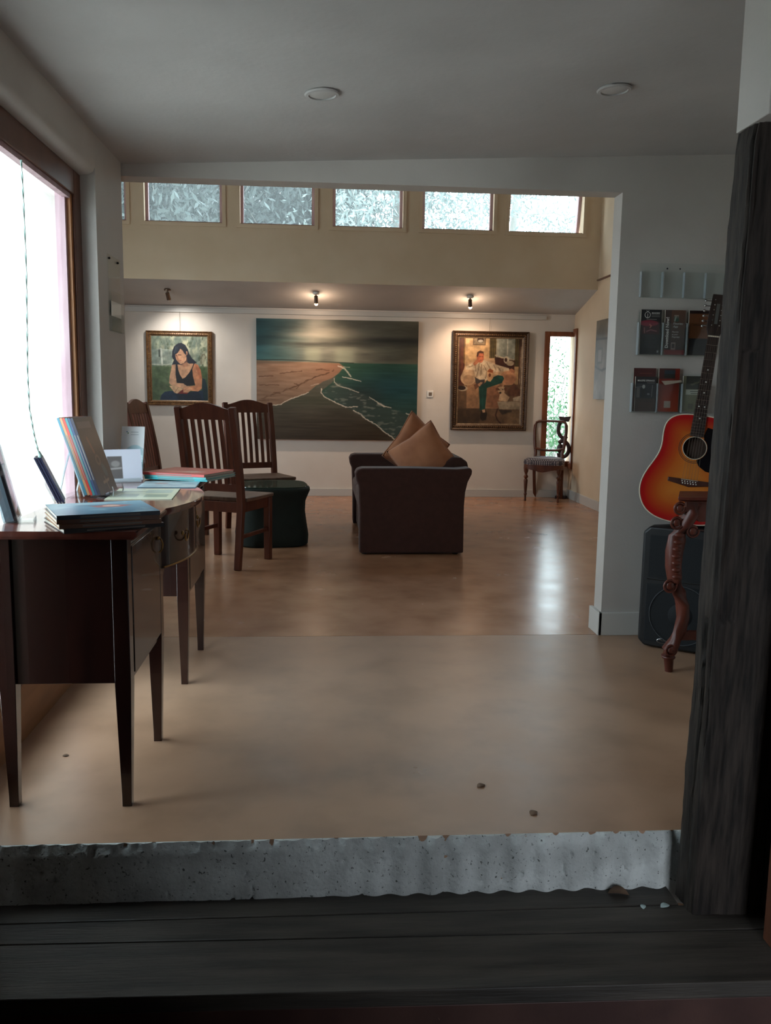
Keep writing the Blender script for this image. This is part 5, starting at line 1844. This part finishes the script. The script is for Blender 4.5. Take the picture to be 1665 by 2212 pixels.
# clear holder with white card on the left pier
lh = thing('acrylic_sign_holder', 'clear acrylic holder with white card screwed to the left pier', 'holder', (-0.8695, 3.735, 1.376))
boxes('clear_plate', [((0, -0.105, 0), (0.003, 0.105, 0.305))], 'acrylic', lh)
boxes('pocket', [((0.012, -0.105, 0), (0.014, 0.105, 0.16)), ((0.003, -0.105, 0), (0.012, 0.105, 0.003))], 'acrylic', lh)
boxes('white_card', [((0.005, -0.085, 0.062), (0.007, 0.085, 0.122))], 'white', lh)
for y in (-0.085, 0.06):
    b = MB()
    b.ball((0.004, y, 0.29), 0.005, 8)
    b.build('screw', 'dark', lh)


# ================================================================== THINGS ON THE SIDEBOARD
def book(name, label, loc, rot, w, h, t, cover_c, spine_c, paint=None, group=None, cat='book', text=None):
    """lies flat: spine along x at y=0 facing -y, width h along +y, thickness t along z"""
    o = thing(name, label, cat, loc, rot, group)
    cm = plain(name + '_cover', cover_c, 0.3)
    sm = plain(name + '_spine', spine_c, 0.35)
    b = MB()
    b.box((-w / 2, 0, 0), (w / 2, h, 0.0012))
    b.box((-w / 2, 0, t - 0.0012), (w / 2, h, t))
    b.build('cover', cm, o)
    boxes('spine', [((-w / 2, -0.0015, 0), (w / 2, 0, t))], sm, o)
    boxes('pages', [((-w / 2 + 0.003, 0.0005, 0.0013), (w / 2 - 0.003, h - 0.004, t - 0.0013))], 'paper', o)
    if paint:
        q = mkobj('cover_print', paint.mesh('cover_print', w - 0.001, h - 0.001, 'print', flat=True), o)
        q.location = (0, 0.0005, t + 0.0003)
    if text:
        boxes('spine_title', [((-w * 0.28, -0.0019, t * 0.32), (w * 0.30, -0.0016, t * 0.66))], 'ink_g' if sum(cover_c) < 500 else 'ink_d', o)
    return o


TZ = SBZ + 0.0005
# near stack of four
g = 'books stacked at the near end of the sideboard'
pb = Paint(90, 80, (0, 0, 100, 90), (96, 140, 160))
pb.vgrad(0, 90, (120, 160, 176), (60, 100, 124))
pb.put(pb.noise(40, 30, 3) > 0.55, (150, 178, 184), 0.5)
pb.put(pb.poly([(40, 30), (62, 22), (84, 34), (70, 46), (46, 44)], 4), (176, 90, 84), 0.75)
pb.put(pb.ell(62, 34, 9, 6), (220, 190, 170), 0.8)
pb.put(pb.line([(28, 24), (52, 30)], 3), (60, 70, 84), 0.8)
pb.put(pb.line([(22, 14), (80, 10)], 5, 3, 2), (200, 210, 210), 0.5)
bx_, by_ = -0.556, 2.268
specs = [('black spined paperback at the bottom of the near stack', 0.011, (30, 28, 34), (24, 22, 26), None, 29, 0.012, 0.008),
         ('brown paperback just above the black one in the near stack', 0.0115, (150, 100, 56), (120, 72, 40), None, 25.5, 0.004, 0.002),
         ('brown paperback second from the top of the near stack', 0.0115, (140, 92, 52), (112, 64, 36), None, 24.5, -0.002, 0.004),
         ('blue covered paperback on top of the near stack, overhanging the sideboard', 0.011, (40, 70, 92), (26, 44, 66), pb, 24, 0.0, 0.0)]
z = TZ
for lb, t_, cc, sc_, pt, ang_, dx, dy in specs:
    book('paperback_book', lb, (bx_ + dx, by_ + dy, z), (0, 0, R(ang_)), 0.262, 0.235, t_, cc, sc_, pt, g, text=True)
    z += t_ + 0.0004

# far stack of three
g = 'books stacked at the far end of the sideboard'
pr = Paint(90, 90, (0, 0, 100, 100), (206, 96, 88))
pr.put(pr.rect(10, 60, 40, 80), (226, 140, 124), 0.8)
pr.put(pr.poly([(38, 70), (60, 50), (86, 58), (70, 78)], 4), (232, 206, 190), 0.8)
pr.put(pr.line([(46, 66), (76, 62)], 4, 3, 4), (120, 60, 54), 0.7)
pr.put(pr.line([(50, 30), (90, 26)], 12), (228, 150, 110), 0.6)
z = TZ + 0.003
for lb, t_, cc, sc_, pt, ang_, dx in (('teal paperback at the bottom of the far stack', 0.0085, (60, 160, 170), (60, 170, 178), None, -21, 0.004), ('teal paperback in the middle of the far stack', 0.0085, (80, 176, 180), (96, 188, 190), None, -22, 0.0),
                                      ('coral red paperback on top of the far stack', 0.0105, (206, 96, 88), (206, 88, 84), pr, -22.5, -0.006)):
    book('paperback_book', lb, (-0.597 + dx, 3.505, z), (0, 0, R(ang_)), 0.285, 0.25, t_, cc, sc_, pt, g, text=True)
    z += t_ + 0.0004

# flat brochures
pc = Paint(110, 110, (0, 0, 100, 100), (206, 212, 186))
pc.put(pc.rect(8, 56, 44, 84), (150, 160, 150), 0.7)
pc.put(pc.rect(54, 58, 90, 84), (120, 142, 130), 0.6)
pc.put(pc.line([(10, 30), (60, 26)], 5, 2, 5), (110, 120, 104), 0.8)
pc.put(pc.rect(50, 14, 92, 46), (160, 180, 176), 0.7)
pc.put(pc.line([(8, 12), (44, 10)], 4, 2, 6), (130, 134, 116), 0.7)
fm = thing('open_brochure', 'pale cream and green brochure lying flat in the middle of the sideboard', 'brochure', (-0.617, 2.905, TZ), (0, 0, R(4)))
boxes('sheet', [((-0.11, 0, 0), (0.11, 0.31, 0.0022))], mat('cream_sheet', (214, 218, 196), rough=0.5), fm)
q = mkobj('print', pc.mesh('print', 0.218, 0.308, 'print', flat=True), fm)
q.location = (0, 0.001, 0.0026)
pt = Paint(90, 70, (0, 0, 100, 70), (150, 176, 186))
pt.put(pt.noise(30, 12, 5) > 0.5, (196, 214, 216), 0.7)
pt.put(pt.line([(10, 20), (60, 16), (92, 30)], 6, 3, 8), (110, 130, 140), 0.8)
pt.put(pt.ell(34, 26, 12, 7), (186, 120, 110), 0.6)
fm = thing('open_brochure', 'glossy pale blue brochure lying flat under the coral book stack', 'brochure', (-0.585, 3.262, TZ), (0, 0, R(3)))
boxes('sheet', [((-0.11, 0, 0), (0.105, 0.21, 0.0022))], mat('blue_sheet', (120, 160, 176), rough=0.3), fm)
q = mkobj('print', pt.mesh('print', 0.213, 0.208, 'print', flat=True), fm)
q.location = (-0.0025, 0.001, 0.0026)

# row of six books leaning on a clear stand
stz = TZ + 0.006
lean = R(18.5)
st = thing('acrylic_book_stand', 'clear acrylic easel stand holding the leaning row of books', 'stand', (-0.74, 3.03, TZ), (0, 0, R(-4)))
b = MB()
b.sweep([(-0.060, -0.085, 0.004), (-0.085, -0.085, 0.085), (-0.105, -0.085, 0.155)], 0.006, 0.004, side=(0, 1, 0))
b.build('back_support', 'acryl_edge', st)
b = MB()
b.sweep([(-0.060, 0.085, 0.004), (-0.085, 0.085, 0.085), (-0.105, 0.085, 0.155)], 0.006, 0.004, side=(0, 1, 0))
b.build('back_support', 'acryl_edge', st)
b = MB()
b.sweep([(-0.145, -0.085, 0.004), (-0.125, -0.085, 0.085), (-0.105, -0.085, 0.155)], 0.006, 0.004, side=(0, 1, 0))
b.build('rear_strut', 'acryl_edge', st)
b = MB()
b.sweep([(-0.145, 0.085, 0.004), (-0.125, 0.085, 0.085), (-0.105, 0.085, 0.155)], 0.006, 0.004, side=(0, 1, 0))
b.build('rear_strut', 'acryl_edge', st)
boxes('base_plate', [((-0.147, -0.088, 0), (0.032, 0.088, 0.004))], 'acrylic', st)
for y in (-0.055, 0.055):
    b = MB()
    b.tube([(0.028, y, 0.004), (0.031, y, 0.02), (0.027, y, 0.036)], 0.002, 6)
    b.build('front_lip', 'acryl_edge', st, smooth=60)
g = 'books leaning in the clear stand'
pd = Paint(80, 110, (0, 0, 100, 140), (60, 54, 52))
pd.vgrad(0, 140, (58, 54, 56), (44, 38, 36))
pd.put(pd.rect(8, 8, 78, 20), (126, 122, 118), 0.55)
pd.put(pd.line([(34, 40), (44, 64)], 9), (132, 88, 62), 0.8)
pd.put(pd.ell(50, 80, 12, 10, 0, 0.4), (120, 104, 84), 0.7)
pd.put(pd.ell(50, 80, 7, 6, 0, 0.4), (40, 36, 36), 0.9)
pd.put(pd.ell(66, 100, 9, 14, -30, 0.4), (52, 84, 88), 0.8)
pd.put(pd.line([(40, 122), (70, 118)], 6, 2, 3), (140, 118, 92), 0.8)
pd.put(pd.line([(52, 112), (58, 134)], 4), (120, 100, 80), 0.8)
cols = [((70, 130, 150), 'pale blue spined'), ((186, 140, 100), 'tan spined'), ((196, 66, 54), 'red spined'), ((62, 128, 134), 'teal spined'), ((52, 70, 106), 'navy blue spined'), ((44, 42, 60), 'dark covered')]
x = -0.054
for k, (c, nm) in enumerate(cols):
    t_ = 0.0078 if k < 5 else 0.0088
    lb = nm + (' book leaning in the clear stand' if k < 5 else ' book at the front of the leaning row, its cover showing')
    # book local: spine along x, width along y, thickness z; turn so that spine stands up (local x -> up), cover faces +x
    o = book('leaning_book', lb, (0, 0, 0), (0, 0, 0), 0.272, 0.185, t_, c, c, pd if k == 5 else None, g, text=True)
    up_ = Vector((-math.sin(lean), 0, math.cos(lean)))
    nrm = Vector((math.cos(lean), 0, math.sin(lean)))
    yv = Vector((0, 1, 0))
    Mx = Matrix(((-up_.x, yv.x, nrm.x, 0), (-up_.y, yv.y, nrm.y, 0), (-up_.z, yv.z, nrm.z, 0), (0, 0, 0, 1)))
    if k == 5:
        q = [c_ for c_ in o.children if c_.name.startswith('cover_print')][0]
        q.rotation_euler = (0, 0, R(90))
        q.location = (0.0, 0.0925, t_ + 0.0003)
        q.data = pd.mesh('cover_print', 0.184, 0.271, 'print', flat=True)
        q.location = (0.1355, 0.0925, t_ + 0.0003)
    base = Matrix.Rotation(R(-4), 4, 'Z')
    base.translation = Vector((-0.74, 3.03, stz + 0.003))
    o.matrix_world = base @ Matrix.Translation((x, -0.092, 0)) @ Mx @ Matrix.Translation((-0.136, 0, 0))
    x += (t_ + 0.0006) / math.cos(lean)

# three thin dark booklets leaning by the window, on a small clear rest
g = 'thin dark booklets by the window'
lean2 = R(24)
for k in range(3):
    o = book('thin_booklet', ('thin dark booklet leaning by the window, ' + ('leftmost', 'middle one', 'rightmost')[k] + ' of three'), (0, 0, 0), (0, 0, 0), 0.158, 0.11, 0.0055, (34, 36, 58), (40, 42, 66), None, g, 'booklet')
    up_ = Vector((-math.sin(lean2), 0, math.cos(lean2)))
    nrm = Vector((math.cos(lean2), 0, math.sin(lean2)))
    Mx = Matrix(((-up_.x, 0, nrm.x, 0), (0, 1, 0, 0), (-up_.z, 0, nrm.z, 0), (0, 0, 0, 1)))
    o.matrix_world = Matrix.Translation((-0.840, 2.785, TZ + 0.003)) @ Matrix.Rotation(R(15), 4, 'Z') @ Matrix.Translation((0.0085 * k - 0.006, 0, 0)) @ Mx @ Matrix.Translation((-0.079, 0, 0))
b = MB()
b.sweep([(-0.0125, 0.05, 0.0005), (-0.028, 0.05, 0.035), (-0.0425, 0.05, 0.066)], 0.09, 0.002, side=(0, 1, 0), mx=Matrix.Translation((-0.840, 2.785, TZ)) @ Matrix.Rotation(R(15), 4, 'Z'))
tag(b.build('booklet_rest', 'acrylic'), 'small clear acrylic rest behind the thin dark booklets', 'stand')

# dark framed print wrapped in cellophane, at the left edge
wp = thing('wrapped_print', 'dark framed print wrapped in cellophane leaning at the left edge of the sideboard', 'picture', (-0.838, 2.400, TZ), (0, 0, R(14)))
mx = Matrix.Rotation(R(-13), 4, 'Y')
b = MB()
b.box((-0.008, 0.0, 0.006), (0.0, 0.10, 0.262), mx=mx)
b.build('panel', plain('dark_panel', (36, 28, 32), 0.35), wp, bevel=0.001)
b = MB()
b.box((-0.030, 0.004, 0.006), (-0.0085, 0.10, 0.245), mx=mx)
b.build('backing_block', mat('grey_mount_board', (120, 128, 136), rough=0.6), wp)
b = MB()
rg = []
for k in range(15):
    z = 0.004 + 0.262 * k / 14
    n = [0.002 * mnoise.noise(Vector((q * 3.1, z * 30, 2))) for q in range(8)]
    rg.append([(-0.034 + n[0], -0.004 + n[1], z), (-0.016 + n[2], -0.007 + n[3], z), (0.003 + n[4] * 0.5, -0.004 + n[5], z), (0.0035, 0.104, z), (-0.034, 0.104, z)])
b.rings(rg, mx=mx)
b.build('cellophane', 'cello', wp)
b = MB()
b.box((-0.03, -0.02, 0.0), (0.045, 0.06, 0.003))
b.box((0.042, -0.02, 0.003), (0.045, 0.06, 0.012))
b.sweep([(0.044, 0.06, 0.0), (0.034, 0.06, 0.055), (0.026, 0.06, 0.1)], 0.004, 0.003, side=(0, 1, 0))
b.build('clear_stand', 'acrylic', wp)

# square white card in a clear easel
wc = thing('photo_card', 'square white card with grey photo on a small clear easel', 'card', (-0.785, 3.46, TZ), (0, 0, face(-0.42, 0.91)))
mx = Matrix.Rotation(R(-14), 4, 'X')
pw = Paint(60, 60, (0, 0, 100, 100), (206, 208, 220))
pw.put(pw.rect(6, 22, 46, 94), (96, 90, 88), 0.95)
pw.put(pw.ell(28, 46, 12, 10, 0, 0.4), (150, 146, 142), 0.8)
pw.put(pw.line([(16, 62), (42, 60)], 6), (190, 186, 182), 0.6)
q = mkobj('card_print', pw.mesh('card_print', 0.142, 0.125, 'print'), wc)
q.matrix_local = mx @ Matrix.Translation((0, -0.0008, 0.006))
b = MB()
b.box((-0.071, -0.0003, 0.006), (0.071, 0.008, 0.131), mx=mx)
b.build('card', plain('white_card_stock', (214, 216, 226), 0.5), wc)
b = MB()
b.box((-0.06, -0.02, 0.0), (0.06, 0.05, 0.003))
b.box((-0.06, -0.021, 0.003), (0.06, -0.019, 0.016))
b.sweep([(0, 0.05, 0.002), (0, 0.045, 0.05), (0, 0.03, 0.10)], 0.06, 0.002)
b.build('easel', 'acryl_edge', wc)

# tall clear leaflet holder with white leaflet
lf = thing('leaflet_holder', 'tall clear leaflet holder with bright white leaflet beside the edge-on chair', 'leaflet', (-0.805, 3.66, TZ), (0, 0, R(-8)))
mx = Matrix.Rotation(R(-12), 4, 'X')
pl = Paint(60, 110, (0, 0, 100, 205), (240, 243, 244))
pl.put(pl.ell(62, 150, 56, 72, 0, 0.06), (176, 214, 224), 0.9)
pl.put(pl.rect(0, 178, 100, 205), (190, 130, 150), 0.8)
pl.put(pl.ell(24, 22, 3, 3), (90, 130, 160))
pl.put(pl.ell(29, 28, 3, 3), (120, 160, 120))
pl.put(pl.line([(42, 24), (72, 24)], 2.5), (160, 168, 172), 0.9)
pl.put(pl.line([(42, 34), (74, 34)], 2.5), (176, 184, 188), 0.9)
pl.put(pl.line([(66, 108), (70, 150), (74, 180)], 3), (60, 70, 84), 0.8)
pl.put(pl.line([(60, 110), (76, 106)], 2.5), (60, 70, 84), 0.8)
q = mkobj('leaflet_print', pl.mesh('leaflet_print', 0.099, 0.208, 'print'), lf)
q.matrix_local = mx @ Matrix.Translation((0, -0.0008, 0.006))
b = MB()
b.box((-0.0495, 0.0, 0.006), (0.0495, 0.004, 0.214), mx=mx)
b.build('leaflet', plain('white_leaflet', (240, 243, 244), 0.5), lf)
b = MB()
b.box((-0.054, -0.024, 0.004), (0.054, -0.022, 0.09), mx=mx)
b.box((-0.054, -0.024, 0.004), (-0.052, 0.006, 0.12), mx=mx)
b.box((0.052, -0.024, 0.004), (0.054, 0.006, 0.12), mx=mx)
b.box((-0.054, -0.03, 0.0), (0.054, 0.06, 0.003))
b.build('clear_pocket', 'acrylic', lf)

# pale twisted cord hanging in the window
b = MB()
cp = [(-0.918, 2.80, 1.828), (-0.915, 2.795, 1.70), (-0.912, 2.785, 1.50), (-0.909, 2.76, 1.33), (-0.905, 2.735, 1.19), (-0.903, 2.732, 1.08), (-0.900, 2.755, 1.0), (-0.897, 2.785, 0.935)]
fine = []
for k in range(len(cp) - 1):
    for q in range(10):
        fine.append(Vector(cp[k]).lerp(Vector(cp[k + 1]), q / 10))
fine.append(Vector(cp[-1]))
b.tube([tuple(v + Vector((0.0016 * math.cos(i * 0.9), 0.0016 * math.sin(i * 0.9), 0))) for i, v in enumerate(fine)], 0.0017, 5)
b.tube([tuple(v - Vector((0.0016 * math.cos(i * 0.9), 0.0016 * math.sin(i * 0.9), 0))) for i, v in enumerate(fine)], 0.0017, 5)
cdn = thing('window_rope', 'pale green twisted cord hanging down in front of the big window', 'cord', (0, 0, 0))
b.build('strand', 'cord', cdn, smooth=60)
b = MB()
b.tube([(-0.897, 2.785, 0.945), (-0.895, 2.79, 0.93), (-0.893, 2.80, 0.905)], [0.003, 0.007, 0.003], 8)
b.build('tassel', 'cord', cdn, smooth=60)

# ================================================================== OUTSIDE
def leaves(n, boxmin, boxmax, size, seed, droop=0.0, clump=1.0):
    rs = np.random.RandomState(seed)
    bmin, bmax = np.array(boxmin), np.array(boxmax)
    nc = max(6, n // 120)
    cen = bmin + rs.rand(nc, 3) * (bmax - bmin)
    idx = rs.randint(0, nc, n)
    ext = (bmax - bmin).mean() * 0.17 * clump
    c = cen[idx] + rs.randn(n, 3) * ext * np.array([1, 1, 0.8])
    a = rs.randn(n, 3)
    a[:, 2] -= droop
    a /= np.linalg.norm(a, axis=1)[:, None]
    u = np.cross(a, rs.randn(n, 3))
    u /= np.linalg.norm(u, axis=1)[:, None]
    L = size * (0.6 + 0.8 * rs.rand(n))[:, None]
    w_ = L * 0.28
    v = np.stack([c - a * L / 2, c + u * w_ / 2, c + a * L / 2, c - u * w_ / 2], 1).reshape(-1, 3)
    f = np.arange(4 * n).reshape(-1, 4)
    return v, f


def foliage(name, v, f, m, parent):
    me = bpy.data.meshes.new(name)
    me.from_pydata(v.tolist(), [], f.tolist())
    me.materials.append(M[m])
    return tag(mkobj(name, me, parent), kind='stuff')


def tree(label, x, y, h, r, n, seed, size=0.09, z0=-0.6, branches=10, zlo=2.6, lm='gum'):
    t = thing('gum_tree', label, 'tree', (x, y, z0), (0, 0, 0), 'gum trees behind the clerestory')
    rs = random.Random(seed)
    b = MB()
    b.tube([(0, 0, 0), (0.1, 0, h * 0.3), (-0.05, 0.1, h * 0.6), (0.1, 0.1, h)], [0.22, 0.17, 0.12, 0.04], 8)
    b.build('trunk', 'bark', t, smooth=60)
    b = MB()
    for k in range(branches):
        z = zlo + (h - zlo) * rs.random()
        a = rs.random() * 2 * PI
        L = r * (0.5 + 0.7 * rs.random())
        p0 = Vector((0, 0, z))
        p1 = p0 + Vector((math.cos(a) * L * 0.5, math.sin(a) * L * 0.5, 0.35 * rs.random()))
        p2 = p0 + Vector((math.cos(a) * L, math.sin(a) * L, -0.5 * rs.random()))
        b.tube([tuple(p0), tuple(p1), tuple(p2)], [0.05, 0.03, 0.012], 5)
        for q in range(3):
            s_ = p1.lerp(p2, rs.random())
            b.tube([tuple(s_), tuple(s_ + Vector((rs.uniform(-.3, .3), rs.uniform(-.3, .3), -0.5))), tuple(s_ + Vector((rs.uniform(-.4, .4), rs.uniform(-.4, .4), -1.0 - rs.random() * 0.6)))], [0.014, 0.01, 0.004], 4)
    b.build('branches', 'bark', t, smooth=60)
    v, f = leaves(n, (-r, -r, zlo), (r, r, h), size, seed, 0.8, 0.6)
    foliage('foliage', v, f, lm, t)
    return t


tree('pale drooping gum tree dense behind the second clerestory window', -3.4, 14.0, 7.5, 1.5, 60000, 3, 0.15, branches=26)
tree('pale drooping gum tree behind the third clerestory window', -1.25, 20.0, 8.6, 2.0, 60000, 5, 0.19, branches=26)
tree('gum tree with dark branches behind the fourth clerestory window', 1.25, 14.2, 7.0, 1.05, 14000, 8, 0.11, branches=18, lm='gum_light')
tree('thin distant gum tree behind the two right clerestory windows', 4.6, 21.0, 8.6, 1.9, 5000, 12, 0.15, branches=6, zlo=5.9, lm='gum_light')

for x, y, r, h, n, sd, lb in ((3.25, 12.2, 0.50, 1.6, 1500, 2, 'low bright green shrub outside the corner window'), (4.45, 16.4, 1.0, 2.9, 3600, 4, 'tall loose green shrub outside the corner window'), (2.85, 10.4, 0.28, 1.0, 520, 6, 'small green shrub close outside the corner window')):
    t = thing('shrub', lb, 'shrub', (x, y, -0.6), (0, 0, 0), 'shrubs outside the corner window')
    b = MB()
    for k in range(5):
        b.tube([(0, 0, 0), (0.1 * math.cos(k * 1.3), 0.1 * math.sin(k * 1.3), h * 0.5), (r * 0.6 * math.cos(k * 1.3), r * 0.6 * math.sin(k * 1.3), h + 0.5)], [0.015, 0.01, 0.004], 5)
    b.build('stems', 'bark', t)
    v, f = leaves(n, (-r, -r, 0.5), (r, r, h + 0.6), 0.075, sd)
    foliage('foliage', v, f, 'leafy', t)

# ================================================================== SMALL LITTER
def dry_leaf(label, loc, rz, s_, m='deadleaf', curl=0.25):
    n = 8
    v, f = [], []
    for i in range(n + 1):
        t = i / n
        w_ = math.sin(PI * t) ** 0.7 * 0.32 * s_ + 0.0005
        for q in (-1, 0, 1):
            v.append(((t - 0.5) * s_, q * w_, abs(q) * curl * w_ + 0.05 * s_ * math.sin(PI * t) + 0.0012))
    for i in range(n):
        for q in range(2):
            a = i * 3 + q
            f.append((a, a + 3, a + 4, a + 1))
    b = MB()
    b.add(v, f)
    o = b.build('dry_leaf' if m == 'deadleaf' else 'paint_flake', m, smooth=60)
    o.location = loc
    o.rotation_euler = (0, 0, rz)
    md = o.modifiers.new('thick', 'SOLIDIFY')
    md.thickness = 0.0006
    tag(o, label, 'leaf' if m == 'deadleaf' else 'flake')
    return o


PZ = -0.155
dry_leaf('curled brown dry leaf on the back plank near the post', (0.783, 2.043, PZ), R(-14), 0.055, curl=0.6)
dry_leaf('pale flake on the plank beside the post foot', (0.885, 1.985, PZ), R(20), 0.028, 'chip')
dry_leaf('pale upright flake on the plank left of the post', (0.827, 1.985, PZ), R(75), 0.02, 'chip')
dry_leaf('small brown scrap on the floor near the front edge', (0.47, 2.36, 0.0002), R(30), 0.03)
dry_leaf('dark twig-like leaf scrap on the floor right of centre', (0.585, 2.19, 0.0002), R(55), 0.032)
dry_leaf('tiny dark leaf scrap under the sideboard', (-0.80, 2.62, 0.0002), R(10), 0.02)
o = dry_leaf('pale round leaf stuck on the front nose board', (0.255, 1.7185, -0.235), R(0), 0.03)
o.rotation_euler = (R(90), R(70), 0)
